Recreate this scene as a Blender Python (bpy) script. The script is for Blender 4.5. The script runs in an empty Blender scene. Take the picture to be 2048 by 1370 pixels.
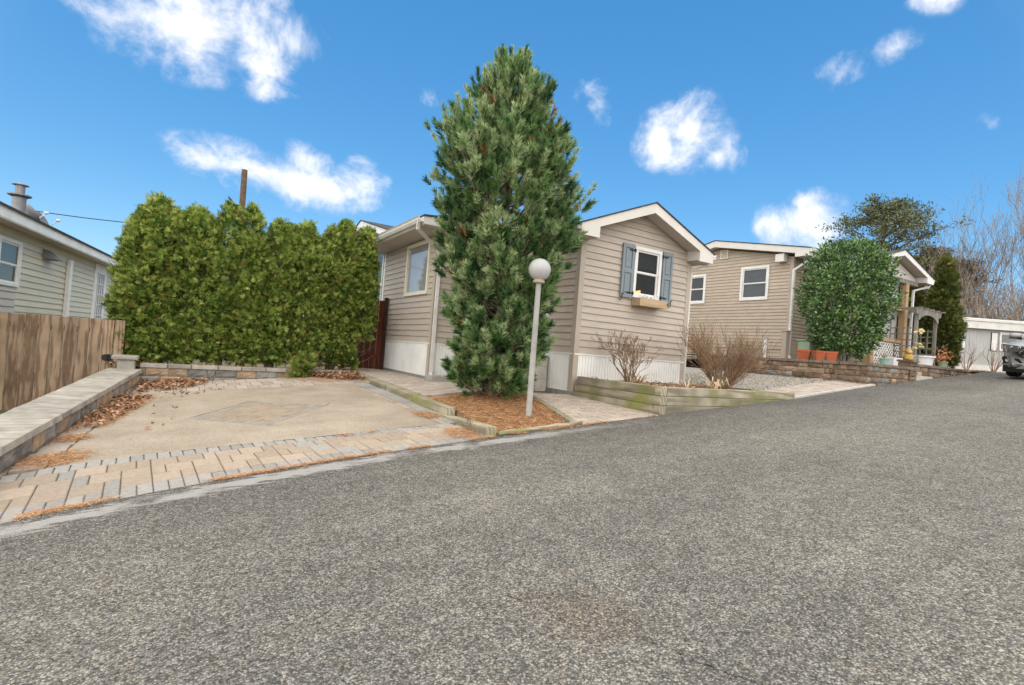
import bpy, bmesh, math, random
import numpy as np
from mathutils import Matrix, Vector, noise as mnoise

random.seed(7)
rng = np.random.default_rng(11)
scene = bpy.context.scene
COL = scene.collection

# ------------------------------------------------------------------ camera
# world: X runs along the lane (uphill), Y away from it; the tripod head is the origin
CAM_YAW = math.atan2(.522, .853); CAM_PITCH = .0160; CAM_ROLL = math.radians(4.43)
cam_d = bpy.data.cameras.new('camera'); cam = bpy.data.objects.new('camera', cam_d); COL.objects.link(cam)
cam_d.sensor_width = 36.0; cam_d.lens = 18.72; cam_d.clip_start = .05; cam_d.clip_end = 3000
_r0 = Vector((math.cos(CAM_YAW), -math.sin(CAM_YAW), 0)); _f0 = Vector((math.sin(CAM_YAW), math.cos(CAM_YAW), 0)); _z = Vector((0, 0, 1))
_f = _f0*math.cos(CAM_PITCH) + _z*math.sin(CAM_PITCH); _u = -_f0*math.sin(CAM_PITCH) + _z*math.cos(CAM_PITCH)
_ax = _r0*math.cos(CAM_ROLL) + _u*math.sin(CAM_ROLL); _ay = -_r0*math.sin(CAM_ROLL) + _u*math.cos(CAM_ROLL)
cam.matrix_world = Matrix((_ax, _ay, -_f)).transposed().to_4x4()
scene.camera = cam
cy = scene.cycles; cy.max_bounces = 5; cy.diffuse_bounces = 4; cy.glossy_bounces = 2; cy.transmission_bounces = 2; cy.transparent_max_bounces = 5; cy.use_adaptive_sampling = True; cy.adaptive_threshold = .012
cy.use_denoising = True; cy.denoiser = 'OPENIMAGEDENOISE'; cy.denoising_input_passes = 'RGB_ALBEDO_NORMAL'; cy.denoising_prefilter = 'NONE'

# ------------------------------------------------------------------ sky, sun, exposure
SUN_EL = math.radians(56); SUN_AZ = math.radians(222)   # azimuth of the sun, from +Y towards +X
scene.view_settings.view_transform = 'Standard'; scene.view_settings.look = 'None'
scene.view_settings.exposure = 0.88; scene.view_settings.gamma = 1; scene.view_settings.use_curve_mapping = False
world = bpy.data.worlds.new('World'); scene.world = world; world.use_nodes = True
wt = world.node_tree; wt.nodes.clear(); world.cycles.sampling_method = 'MANUAL'; world.cycles.sample_map_resolution = 256
def wn(t, **k):
    n = wt.nodes.new(t)
    for a, b in k.items(): setattr(n, a, b)
    return n
def wl(a, b): wt.links.new(a, b)
def wmath(op, a, b=None, clamp=False):
    n = wn('ShaderNodeMath', operation=op); n.use_clamp = clamp
    for i, v in enumerate((a, b)):
        if v is None: continue
        if isinstance(v, (int, float)): n.inputs[i].default_value = v
        else: wl(v, n.inputs[i])
    return n.outputs[0]
w_out = wn('ShaderNodeOutputWorld')
sky = wn('ShaderNodeTexSky', sky_type='NISHITA'); sky.sun_disc = False
sky.sun_elevation = SUN_EL; sky.sun_rotation = SUN_AZ; sky.air_density = 1.0; sky.dust_density = 0.0; sky.ozone_density = 1.0
hs = wn('ShaderNodeHueSaturation'); hs.inputs['Saturation'].default_value = 1.62; hs.inputs['Value'].default_value = 1.0
tint = wn('ShaderNodeMix', data_type='RGBA', blend_type='MULTIPLY'); tint.inputs[0].default_value = 1; tint.inputs[7].default_value = (.87, 1.09, 1.36, 1)
wl(sky.outputs[0], tint.inputs[6]); gam = wn('ShaderNodeGamma'); gam.inputs[1].default_value = .52; wl(tint.outputs[2], gam.inputs[0]); wl(gam.outputs[0], hs.inputs['Color'])
bg_sky = wn('ShaderNodeBackground'); bg_sky.inputs[1].default_value = .18; wl(hs.outputs[0], bg_sky.inputs[0])
bg_cl = wn('ShaderNodeBackground'); bg_cl.inputs[1].default_value = .70
tc = wn('ShaderNodeTexCoord'); DIR = tc.outputs['Generated']
def wdot(vec):
    n = wn('ShaderNodeVectorMath', operation='DOT_PRODUCT'); wl(DIR, n.inputs[0]); n.inputs[1].default_value = vec
    return n.outputs['Value']
def cloud_dir(az, el):   # azimuth from +Y towards +X
    return Vector((math.sin(az)*math.cos(el), math.cos(az)*math.cos(el), math.sin(el)))
def cloud_blob(az, el, ra, rb, tilt, amp):
    c = cloud_dir(math.radians(az), math.radians(el))
    e = Vector((math.cos(math.radians(az)), -math.sin(math.radians(az)), 0)); u = e.cross(c); 
    t = math.radians(tilt); e, u = e*math.cos(t) + u*math.sin(t), u*math.cos(t) - e*math.sin(t)
    mp = wn('ShaderNodeMapping', vector_type='TEXTURE'); mp.inputs['Location'].default_value = c; mp.inputs['Scale'].default_value = (ra, rb, .7)
    mp.inputs['Rotation'].default_value = Matrix((e, u, e.cross(u))).transposed().to_euler(); wl(DIR, mp.inputs['Vector'])
    ln = wn('ShaderNodeVectorMath', operation='LENGTH'); wl(mp.outputs[0], ln.inputs[0])
    ma = wn('ShaderNodeMath', operation='MULTIPLY_ADD'); ma.use_clamp = True; wl(ln.outputs['Value'], ma.inputs[0]); ma.inputs[1].default_value = -amp; ma.inputs[2].default_value = amp
    return ma.outputs[0]
CLOUDS = [  # azimuth, elevation, half sizes, tilt, weight
    (-0.42, 26.07, 0.2101, 0.1007, 5.7, 1.0), (3.95, 24.02, 0.1053, 0.0595, -7.5, 0.85), (6.84, 26.59, 0.0724, 0.0611, -5.2, 0.8),
    (-3.58, 26.65, 0.0788, 0.0675, -5.8, 0.9), (5.63, 14.78, 0.1765, 0.0539, -7.9, 0.95), (8.87, 16.91, 0.0619, 0.0409, -11.5, 0.7),
    (14.66, 15.67, 0.0618, 0.0543, -18.5, 0.85), (37.47, 26.82, 0.0593, 0.0354, -27.5, 0.6), (38.53, 25.74, 0.0573, 0.0325, -65.9, 0.6),
    (45.51, 22.25, 0.0626, 0.0663, 23.7, 0.95), (48.69, 22.38, 0.0998, 0.0779, -44.8, 1.0), (51.15, 20.37, 0.0619, 0.0392, -8.1, 0.85),
    (59.33, 14.21, 0.0846, 0.0654, -8.4, 1.0), (59.01, 15.91, 0.0433, 0.0359, -11.0, 0.85), (61.38, 26.54, 0.0599, 0.0357, 11.0, 0.5),
    (65.69, 27.42, 0.0415, 0.0319, 16.0, 0.46), (20.94, 24.64, 0.0505, 0.0232, 1.9, 0.38), (72.32, 20.83, 0.0221, 0.0177, -30.1, 0.35),
    (68.35, 30.33, 0.0458, 0.0265, -21.5, 0.42)]

mask = None
for b in CLOUDS:
    m_ = cloud_blob(*b); mask = m_ if mask is None else wmath('MAXIMUM', mask, m_)
nz = wn('ShaderNodeTexNoise'); nz.inputs['Scale'].default_value = 11; nz.inputs['Detail'].default_value = 8; nz.inputs['Roughness'].default_value = .62
nz.inputs['Distortion'].default_value = .25
wl(DIR, nz.inputs['Vector'])
dens = wmath('ADD', mask, wmath('MULTIPLY', wmath('SUBTRACT', nz.outputs[0], .52), 2.4))
dens = wmath('MULTIPLY', dens, wmath('MULTIPLY', mask, 6.0, True))
# unseen cloud added outside the view for white fill light, masked by view direction
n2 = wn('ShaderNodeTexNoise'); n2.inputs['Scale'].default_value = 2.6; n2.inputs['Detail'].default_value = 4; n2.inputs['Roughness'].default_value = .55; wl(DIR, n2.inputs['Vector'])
off_view = wn('ShaderNodeMapRange', interpolation_type='SMOOTHSTEP'); off_view.inputs[1].default_value = .74; off_view.inputs[2].default_value = .36; wl(wdot(tuple(_f0)), off_view.inputs[0])
fill_cloud = wmath('MULTIPLY', wmath('ADD', wmath('MULTIPLY', wmath('SUBTRACT', n2.outputs[0], .5), 2.6), .85), off_view.outputs[0])
dens = wmath('MAXIMUM', dens, fill_cloud)
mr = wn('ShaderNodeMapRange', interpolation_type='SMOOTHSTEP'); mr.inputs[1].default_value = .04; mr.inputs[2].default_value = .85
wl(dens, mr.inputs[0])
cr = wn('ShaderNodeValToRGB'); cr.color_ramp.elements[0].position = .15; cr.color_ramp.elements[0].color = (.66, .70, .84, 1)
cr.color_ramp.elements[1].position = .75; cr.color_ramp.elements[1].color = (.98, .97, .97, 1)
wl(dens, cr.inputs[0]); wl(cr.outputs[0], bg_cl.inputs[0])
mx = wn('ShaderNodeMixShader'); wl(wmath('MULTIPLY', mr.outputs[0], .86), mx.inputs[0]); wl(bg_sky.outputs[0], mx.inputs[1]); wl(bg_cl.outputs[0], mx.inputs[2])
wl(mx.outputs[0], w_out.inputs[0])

sun_d = bpy.data.lights.new('sun', 'SUN'); sun_d.energy = 2.5; sun_d.angle = math.radians(150); sun_d.color = (1, .915, .79)
sun = bpy.data.objects.new('sun', sun_d); COL.objects.link(sun)
sd = Vector((math.sin(SUN_AZ)*math.cos(SUN_EL), math.cos(SUN_AZ)*math.cos(SUN_EL), math.sin(SUN_EL)))
sun.rotation_euler = (-sd).to_track_quat('-Z', 'Y').to_euler(); sun.location = (-5, -5, 12)

# ------------------------------------------------------------------ helpers
class MB:
    """collects polygons; build() links them as one mesh object"""
    def __init__(s): s.v = []; s.f = []
    def add(s, vs, fs):
        k = len(s.v); s.v += [tuple(p) for p in vs]; s.f += [tuple(i+k for i in f) for f in fs]; return s
    def quad(s, a, b, c, d): return s.add((a, b, c, d), ((0, 1, 2, 3),))
    def poly(s, pts): return s.add(pts, (tuple(range(len(pts))),))
    def box(s, x0, x1, y0, y1, z0, z1):
        return s.add([(x0,y0,z0),(x1,y0,z0),(x1,y1,z0),(x0,y1,z0),(x0,y0,z1),(x1,y0,z1),(x1,y1,z1),(x0,y1,z1)],
                     [(3,2,1,0),(4,5,6,7),(0,1,5,4),(1,2,6,5),(2,3,7,6),(3,0,4,7)])
    def obox(s, o, a, b, c):
        """box spanned from corner o by vectors a, b, c"""
        o, a, b, c = map(Vector, (o, a, b, c))
        if a.cross(b).dot(c) < 0: a, b = b, a
        p = [o, o+a, o+a+b, o+b]; p += [q+c for q in p]
        return s.add(p, [(3,2,1,0),(4,5,6,7),(0,1,5,4),(1,2,6,5),(2,3,7,6),(3,0,4,7)])
    def bar(s, p, q, w, h, up=(0, 0, 1)):
        p, q = Vector(p), Vector(q); d = (q-p).normalized(); u = Vector(up)
        if abs(d.dot(u)) > .98: u = Vector((0, 1, 0))
        x = d.cross(u).normalized(); y = x.cross(d)
        return s.obox(p - x*w/2 - y*h/2, x*w, y*h, q-p)
    def prism(s, pts, ext):
        n = len(pts); e = Vector(ext); a = [Vector(p) for p in pts]
        return s.add(a + [p+e for p in a], [tuple(range(n-1, -1, -1)), tuple(range(n, 2*n))] + [(i, (i+1) % n, (i+1) % n+n, i+n) for i in range(n)])
    def tube(s, pts, rad, sides=8, cap=True):
        pts = [Vector(p) for p in pts]
        if isinstance(rad, (int, float)): rad = [rad]*len(pts)
        vs = []; fs = []; u = None
        for i, p in enumerate(pts):
            d = (pts[min(i+1, len(pts)-1)] - pts[max(i-1, 0)]).normalized()
            if u is None: u = d.orthogonal().normalized()
            u = (u - d*u.dot(d)); u = u.normalized() if u.length > 1e-6 else d.orthogonal().normalized()
            w = d.cross(u)
            for k in range(sides):
                t = 2*math.pi*k/sides; vs.append(p + (u*math.cos(t) + w*math.sin(t))*rad[i])
        for i in range(len(pts)-1):
            for k in range(sides):
                a = i*sides+k; b = i*sides+(k+1) % sides; fs.append((a, b, b+sides, a+sides))
        if cap: fs.append(tuple(range(sides-1, -1, -1))); fs.append(tuple(range((len(pts)-1)*sides, len(pts)*sides)))
        return s.add(vs, fs)
    def lathe(s, prof, o, sides=24, axis=(0, 0, 1)):
        """prof: (radius, height) pairs"""
        o = Vector(o); ax = Vector(axis).normalized(); u = ax.orthogonal().normalized(); w = ax.cross(u); vs = []; fs = []
        for r, h in prof:
            for k in range(sides):
                t = 2*math.pi*k/sides; vs.append(o + ax*h + (u*math.cos(t)+w*math.sin(t))*r)
        for i in range(len(prof)-1):
            for k in range(sides):
                a = i*sides+k; b = i*sides+(k+1) % sides; fs.append((a, b, b+sides, a+sides))
        fs.append(tuple(range(sides-1, -1, -1))); fs.append(tuple(range((len(prof)-1)*sides, len(prof)*sides)))
        return s.add(vs, fs)
    def mesh(s, name, base):
        me = bpy.data.meshes.new(name); b = Vector(base)
        me.from_pydata([tuple(Vector(p)-b) for p in s.v], [], s.f); me.update(); return me
    def build(s, name, m, parent=None, smooth=False, bevel=0):
        if parent is None:
            a = np.array(s.v); base = ((a[:,0].min()+a[:,0].max())/2, (a[:,1].min()+a[:,1].max())/2, a[:,2].min())
        else: base = base_of(parent)
        me = s.mesh(name, base)
        if bevel:
            bm = bmesh.new(); bm.from_mesh(me)
            bmesh.ops.remove_doubles(bm, verts=bm.verts, dist=1e-5)
            bmesh.ops.bevel(bm, geom=list(bm.edges), offset=bevel, segments=1, affect='EDGES', clamp_overlap=True); bm.to_mesh(me); bm.free()
        return link(name, me, m, parent, base, smooth)
BASE = {}
def base_of(o): return BASE.get(o.name, Vector((0, 0, 0)))
def link(name, me, m, parent, base, smooth=False):
    o = bpy.data.objects.new(name, me); COL.objects.link(o)
    if m is not None and not me.materials: me.materials.append(MAT[m] if isinstance(m, str) else m)
    if smooth: me.polygons.foreach_set('use_smooth', [True]*len(me.polygons))
    if parent is None: o.location = base; BASE[o.name] = Vector(base)
    else: o.parent = parent; BASE[o.name] = base_of(parent)
    return o
def fast(name, V, F, m, parent=None, smooth=False, base=None):
    """numpy vertices (n,3) and equal-sided faces (m,k) to one mesh object"""
    V = np.asarray(V, float); F = np.asarray(F, np.int32)
    b = base if base is not None else (base_of(parent) if parent is not None else Vector(((V[:,0].min()+V[:,0].max())/2, (V[:,1].min()+V[:,1].max())/2, V[:,2].min())))
    me = bpy.data.meshes.new(name); n, k = F.shape
    me.vertices.add(len(V)); me.vertices.foreach_set('co', (V-np.array(b)).astype(np.float32).ravel())
    me.loops.add(n*k); me.loops.foreach_set('vertex_index', F.ravel())
    me.polygons.add(n); me.polygons.foreach_set('loop_start', np.arange(0, n*k, k, dtype=np.int32))
    me.update(calc_edges=True); me.validate()
    return link(name, me, m, parent, b, smooth)
def tag(o, label, cat=None, group=None, kind=None):
    if label: o['label'] = label
    if cat: o['category'] = cat
    if group: o['group'] = group
    if kind: o['kind'] = kind
    return o
def thing(name, base, label, cat, group=None):
    o = bpy.data.objects.new(name, None); COL.objects.link(o); o.location = base; o.empty_display_size = .2; BASE[o.name] = Vector(base)
    return tag(o, label, cat, group)
def structure(name, mb, m, label=None):
    o = mb.build(name, m); o['kind'] = 'structure'
    if label: o['label'] = label
    return o
def unit(name, me, m, parent, o, ax, ay, az):
    """a shared unit mesh placed by its origin and three (orthogonalised) axes"""
    ax, ay, az = Vector(ax), Vector(ay), Vector(az)
    nx = ax.normalized(); ny = (ay - nx*ay.dot(nx)).normalized(); nzv = nx.cross(ny)
    if nzv.dot(az) < 0: nzv = -nzv
    mat = Matrix((nx*ax.length, ny*ay.length, nzv*az.length)).transposed().to_4x4(); mat.translation = Vector(o) - base_of(parent)
    ob = bpy.data.objects.new(name, me); COL.objects.link(ob); ob.parent = parent; ob.matrix_basis = mat
    if m is not None:
        if not me.materials: me.materials.append(MAT[m])
        if me.materials[0] != MAT[m]:
            ob.material_slots[0].link = 'OBJECT'; ob.material_slots[0].material = MAT[m]
    return ob
def lerp(a, b, t): return a+(b-a)*t
def pw(x, pts):
    if x <= pts[0][0]: 
        return pts[0][1]
    for (x0, y0), (x1, y1) in zip(pts, pts[1:]):
        if x <= x1: return lerp(y0, y1, (x-x0)/(x1-x0))
    return pts[-1][1]

# ------------------------------------------------------------------ materials
MAT = {}
def M(name, c1, c2=None, scale=6, rough=.7, bump=0, bscale=60, rnd=0, island=0, spec=.3, metallic=0, stretch=(1,1,1), detail=5, lo=.35, hi=.65, objco=False, coat=0, c3=None, trans=0):
    m = bpy.data.materials.new(name); m.use_nodes = True; t = m.node_tree; N = t.nodes; b = N['Principled BSDF']
    L = t.links.new
    b.inputs['Roughness'].default_value = rough; b.inputs['Metallic'].default_value = metallic; b.inputs['Specular IOR Level'].default_value = spec
    if coat: b.inputs['Coat Weight'].default_value = coat; b.inputs['Coat Roughness'].default_value = .08
    g = N.new('ShaderNodeNewGeometry'); mp = N.new('ShaderNodeMapping'); mp.inputs['Scale'].default_value = stretch
    if objco:
        tcn = N.new('ShaderNodeTexCoord'); L(tcn.outputs['Object'], mp.inputs[0])
    else: L(g.outputs['Position'], mp.inputs[0])
    oi = N.new('ShaderNodeObjectInfo')
    vm = N.new('ShaderNodeVectorMath'); vm.operation = 'ADD'; L(mp.outputs[0], vm.inputs[0])
    sc = N.new('ShaderNodeVectorMath'); sc.operation = 'SCALE'; sc.inputs[0].default_value = (13, 7, 5); L(oi.outputs['Random'], sc.inputs['Scale']); L(sc.outputs[0], vm.inputs[1])
    n1 = N.new('ShaderNodeTexNoise'); n1.inputs['Scale'].default_value = scale; n1.inputs['Detail'].default_value = detail; L(vm.outputs[0], n1.inputs['Vector'])
    r = N.new('ShaderNodeValToRGB'); e = r.color_ramp.elements; e[0].position = lo; e[1].position = hi
    e[0].color = (*c1, 1); e[1].color = (*(c2 or c1), 1)
    if c3: x = e.new((lo+hi)/2); x.color = (*c3, 1)
    col = r.outputs[0]
    if island:
        md = N.new('ShaderNodeMath'); md.operation = 'MULTIPLY_ADD'; L(n1.outputs[0], md.inputs[0]); md.inputs[1].default_value = 1-island
        m2 = N.new('ShaderNodeMath'); m2.operation = 'MULTIPLY'; L(g.outputs['Random Per Island'], m2.inputs[0]); m2.inputs[1].default_value = island
        L(m2.outputs[0], md.inputs[2]); L(md.outputs[0], r.inputs[0])
    else: L(n1.outputs[0], r.inputs[0])
    if rnd:
        hv = N.new('ShaderNodeHueSaturation'); mrn = N.new('ShaderNodeMapRange'); mrn.inputs[3].default_value = 1-rnd; mrn.inputs[4].default_value = 1+rnd
        L(oi.outputs['Random'], mrn.inputs[0]); L(mrn.outputs[0], hv.inputs['Value']); L(col, hv.inputs['Color']); col = hv.outputs[0]
    L(col, b.inputs['Base Color'])
    if bump:
        n2 = N.new('ShaderNodeTexNoise'); n2.inputs['Scale'].default_value = bscale; n2.inputs['Detail'].default_value = 6; L(vm.outputs[0], n2.inputs['Vector'])
        bp = N.new('ShaderNodeBump'); bp.inputs['Strength'].default_value = bump; bp.inputs['Distance'].default_value = .01; L(n2.outputs[0], bp.inputs['Height']); L(bp.outputs[0], b.inputs['Normal'])
    if trans:
        tl = N.new('ShaderNodeBsdfTranslucent'); L(col, tl.inputs[0]); ms = N.new('ShaderNodeMixShader'); ms.inputs[0].default_value = trans
        L(b.outputs[0], ms.inputs[1]); L(tl.outputs[0], ms.inputs[2]); L(ms.outputs[0], N['Material Output'].inputs[0])
    MAT[name] = m; return m

def glass(name, tint=(.03, .033, .035), mixf=.45):
    m = bpy.data.materials.new(name); m.use_nodes = True; t = m.node_tree; N = t.nodes; b = N['Principled BSDF']
    b.inputs['Base Color'].default_value = (*tint, 1); b.inputs['Roughness'].default_value = .03; b.inputs['Specular IOR Level'].default_value = .9
    b.inputs['IOR'].default_value = 1.7
    tr = N.new('ShaderNodeBsdfTransparent'); tr.inputs[0].default_value = (.8, .82, .8, 1); mxn = N.new('ShaderNodeMixShader'); mxn.inputs[0].default_value = mixf
    t.links.new(b.outputs[0], mxn.inputs[1]); t.links.new(tr.outputs[0], mxn.inputs[2]); t.links.new(mxn.outputs[0], N['Material Output'].inputs[0])
    MAT[name] = m
glass('window_glass'); glass('clear_glass', (.02, .02, .02), .75)
M('picture_glass', (.20, .21, .22), (.27, .28, .29), 1.2, rough=.05, spec=.9, coat=.5)
M('screen_dark', (.045, .045, .042), (.06, .06, .055), 3, rough=.35)
M('blind_grey', (.25, .27, .28), (.30, .32, .33), 4, rough=.5)
M('siding_tan', (.405, .352, .30), (.455, .40, .345), 3, rough=.5, bump=.06, bscale=180, rnd=.045, spec=.25, stretch=(1, 1, 6))
M('siding_tan_trim', (.40, .345, .29), (.42, .362, .305), 3, rough=.5, spec=.25)
M('siding_brown', (.39, .328, .255), (.44, .372, .292), 3, rough=.5, bump=.06, bscale=180, rnd=.045, spec=.25)
M('siding_sage', (.54, .50, .385), (.575, .54, .42), 2, rough=.5, bump=.06, bscale=180, rnd=.04, spec=.25)
M('siding_pinkish', (.46, .41, .35), (.49, .44, .38), 2, rough=.5, rnd=.03)
M('siding_white', (.38, .39, .385), (.43, .44, .435), 1.5, rough=.6, bump=.05, bscale=90)
M('white_paint', (.66, .66, .65), (.74, .74, .73), 5, rough=.5, bump=.03)
M('white_dirty', (.70, .70, .68), (.80, .80, .785), 2.2, rough=.55, bump=.04, lo=.3, hi=.6)
M('cream_trim', (.66, .62, .50), (.70, .66, .55), 4, rough=.5)
M('fascia', (.61, .585, .54), (.67, .645, .60), 2.5, rough=.55, bump=.03)
M('soffit', (.48, .44, .40), (.52, .48, .44), 2, rough=.6)
M('gutter_white', (.56, .55, .52), (.66, .65, .62), 3, rough=.4)
M('shingle', (.035, .035, .04), (.07, .07, .075), 25, rough=.9, bump=.5, bscale=90)
M('shutter_blue', (.185, .222, .25), (.21, .25, .28), 6, rough=.5, bump=.05, bscale=90)
M('iron_black', (.012, .012, .014), (.02, .02, .02), 6, rough=.5)
M('cedar_new', (.38, .27, .16), (.47, .35, .225), 7, rough=.65, bump=.1, stretch=(.25, 1, 3))
M('cedar_post', (.37, .24, .13), (.43, .30, .18), 5, rough=.7, bump=.12, stretch=(3, 3, .25))
M('wood_grey', (.175, .165, .145), (.265, .25, .22), 6, rough=.85, bump=.25, bscale=40, stretch=(2, 2, .5), rnd=.12)
M('red_stain', (.085, .018, .008), (.16, .042, .018), 7, rough=.6, bump=.2, bscale=30, stretch=(3, 3, .3), rnd=.18)
M('dark_post', (.045, .018, .012), (.07, .03, .02), 6, rough=.7)
M('concrete_grey', (.27, .255, .225), (.36, .345, .31), 8, rough=.9, bump=.25, bscale=70)
M('concrete_pale', (.42, .40, .36), (.50, .48, .44), 9, rough=.9, bump=.2, bscale=70)
M('paver_tan', (.31, .25, .19), (.375, .305, .237), 30, rough=.9, bump=.3, bscale=160, rnd=.14)
M('inlay_tan', (.255, .205, .15), (.31, .25, .185), 30, rough=.9, bump=.3, bscale=160, rnd=.09)
M('inlay_grey', (.235, .213, .18), (.285, .26, .222), 30, rough=.9, bump=.3, bscale=160, rnd=.09)
M('paver_grey', (.255, .243, .222), (.315, .30, .275), 30, rough=.9, bump=.3, bscale=160, rnd=.13)
M('paver_buff', (.35, .295, .245), (.45, .385, .325), 25, rough=.9, bump=.3, bscale=160, rnd=.14)
M('paver_bed', (.17, .14, .105), (.23, .19, .145), 30, rough=1)
M('block_tan', (.27, .195, .13), (.40, .30, .21), 5, rough=.95, bump=.8, bscale=55, rnd=.22, c3=(.33, .24, .165))
M('block_grey', (.145, .14, .13), (.27, .255, .235), 6, rough=.95, bump=.8, bscale=55, rnd=.2)
M('block_brown', (.12, .085, .06), (.25, .185, .13), 5, rough=.95, bump=.8, bscale=45, rnd=.3, c3=(.185, .13, .088))
M('cap_stone', (.26, .24, .205), (.37, .345, .30), 6, rough=.95, bump=.6, bscale=70, rnd=.13)
M('cap_brown', (.13, .10, .075), (.22, .175, .13), 6, rough=.95, bump=.7, bscale=60, rnd=.15)
M('soil', (.17, .115, .075), (.27, .19, .13), 12, rough=1, bump=.8, bscale=60)
M('mulch', (.22, .13, .07), (.36, .23, .135), 22, rough=1, bump=.9, bscale=90)
M('gravel_bed', (.27, .245, .205), (.36, .33, .285), 40, rough=1, bump=.9, bscale=130)
M('gravel_stone', (.22, .205, .175), (.45, .42, .37), 5, rough=.95, island=.9)
M('ground', (.10, .10, .04), (.20, .16, .10), 2.5, rough=1, bump=.6, bscale=30)
M('lane_dirt', (.20, .13, .07), (.30, .22, .13), 8, rough=1, bump=.7)
M('needle_litter', (.38, .18, .075), (.60, .36, .18), 5, rough=.8, island=.85)
M('dead_leaf', (.17, .075, .035), (.47, .30, .18), 5, rough=.75, island=.9, c3=(.31, .16, .08))
M('dead_leaf_pale', (.50, .33, .22), (.58, .41, .29), 8, rough=.7)
M('bark', (.12, .085, .06), (.22, .165, .12), 14, rough=.95, bump=.6, bscale=50)
M('bark_grey', (.20, .175, .15), (.31, .275, .24), 5, rough=.95, bump=.3)
M('bark_pine', (.10, .075, .055), (.17, .13, .10), 6, rough=.95)
M('twig_tan', (.19, .12, .07), (.33, .225, .14), 9, rough=.85, island=.7)
M('twig_red', (.17, .095, .06), (.27, .17, .115), 9, rough=.85, island=.6)
M('twig_far', (.21, .17, .135), (.36, .30, .25), 1.5, rough=.95, island=.7)
M('pine_needle', (.055, .135, .04), (.48, .58, .31), 2.6, rough=.5, island=.55, spec=.35, c3=(.22, .36, .13), lo=.29, hi=.72, trans=.38)
M('pine_needle_old', (.17, .15, .05), (.24, .14, .06), 1.6, rough=.6, island=.7)
M('arbor_leaf', (.05, .11, .018), (.47, .54, .15), 3.4, rough=.55, island=.42, c3=(.24, .34, .062), lo=.31, hi=.68, trans=.38)
M('arbor_brown', (.18, .10, .035), (.26, .16, .06), 2, rough=.7, island=.8)
M('arbor_dark', (.055, .08, .018), (.19, .195, .045), 1.6, rough=.6, island=.6, c3=(.062, .085, .018), lo=.24, hi=.74, trans=.12)
M('holly_leaf', (.024, .068, .02), (.21, .32, .09), 3.0, rough=.22, island=.5, spec=.7, c3=(.07, .16, .042), lo=.27, hi=.72, trans=.25)
M('far_pine_leaf', (.06, .078, .034), (.155, .17, .085), .5, rough=.7, island=.6)
M('far_cedar_leaf', (.10, .085, .062), (.185, .155, .115), .5, rough=.8, island=.6)
M('grass_green', (.05, .09, .025), (.12, .15, .05), 4, rough=.8, island=.7)
M('flower_orange', (.42, .15, .06), (.55, .29, .15), 9, rough=.7, island=.8)
M('straw', (.46, .36, .20), (.60, .50, .33), 6, rough=.8, island=.8)
M('flower_yellow', (.62, .50, .22), (.72, .64, .42), 6, rough=.7, island=.8)
M('terracotta', (.34, .085, .038), (.42, .115, .052), 5, rough=.75, bump=.08, rnd=.08)
M('pot_green', (.20, .34, .30), (.26, .41, .36), 5, rough=.6)
M('plastic_green', (.23, .31, .21), (.26, .34, .24), 3, rough=.5)
M('plastic_white', (.68, .69, .72), (.74, .75, .77), 3, rough=.4)
M('plastic_navy', (.02, .022, .04), (.03, .032, .055), 3, rough=.5)
M('ornament_gold', (.40, .23, .05), (.56, .38, .13), 14, rough=.6)
M('steel_flue', (.19, .19, .20), (.27, .27, .28), 5, rough=.45, metallic=.5)
M('dish_grey', (.15, .15, .16), (.20, .20, .21), 4, rough=.6)
M('lamp_post', (.29, .285, .27), (.37, .365, .35), 7, rough=.6, bump=.1, bscale=25)
M('lamp_globe', (.58, .575, .58), (.62, .615, .62), 4, rough=.3, spec=.5, trans=.35)
M('lamp_collar', (.36, .30, .22), (.44, .37, .28), 9, rough=.6)
M('cable_black', (.02, .02, .022), rough=.6)
M('pole_wood', (.10, .07, .045), (.16, .115, .08), 6, rough=.95, bump=.3)
M('car_silver', (.30, .30, .295), (.33, .33, .325), 2, rough=.4, metallic=.3, coat=.25)
M('car_black', (.012, .012, .014), (.018, .018, .02), 4, rough=.45)
M('car_chrome', (.62, .62, .63), (.66, .66, .67), 2, rough=.15, metallic=1)
M('car_lamp', (.05, .05, .055), (.12, .12, .125), 40, rough=.08, spec=.8, coat=1)
M('tyre', (.014, .014, .015), (.022, .022, .022), 20, rough=.85, bump=.2)
M('wheel_rim', (.28, .28, .29), (.36, .36, .37), 3, rough=.3, metallic=.8)

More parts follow.
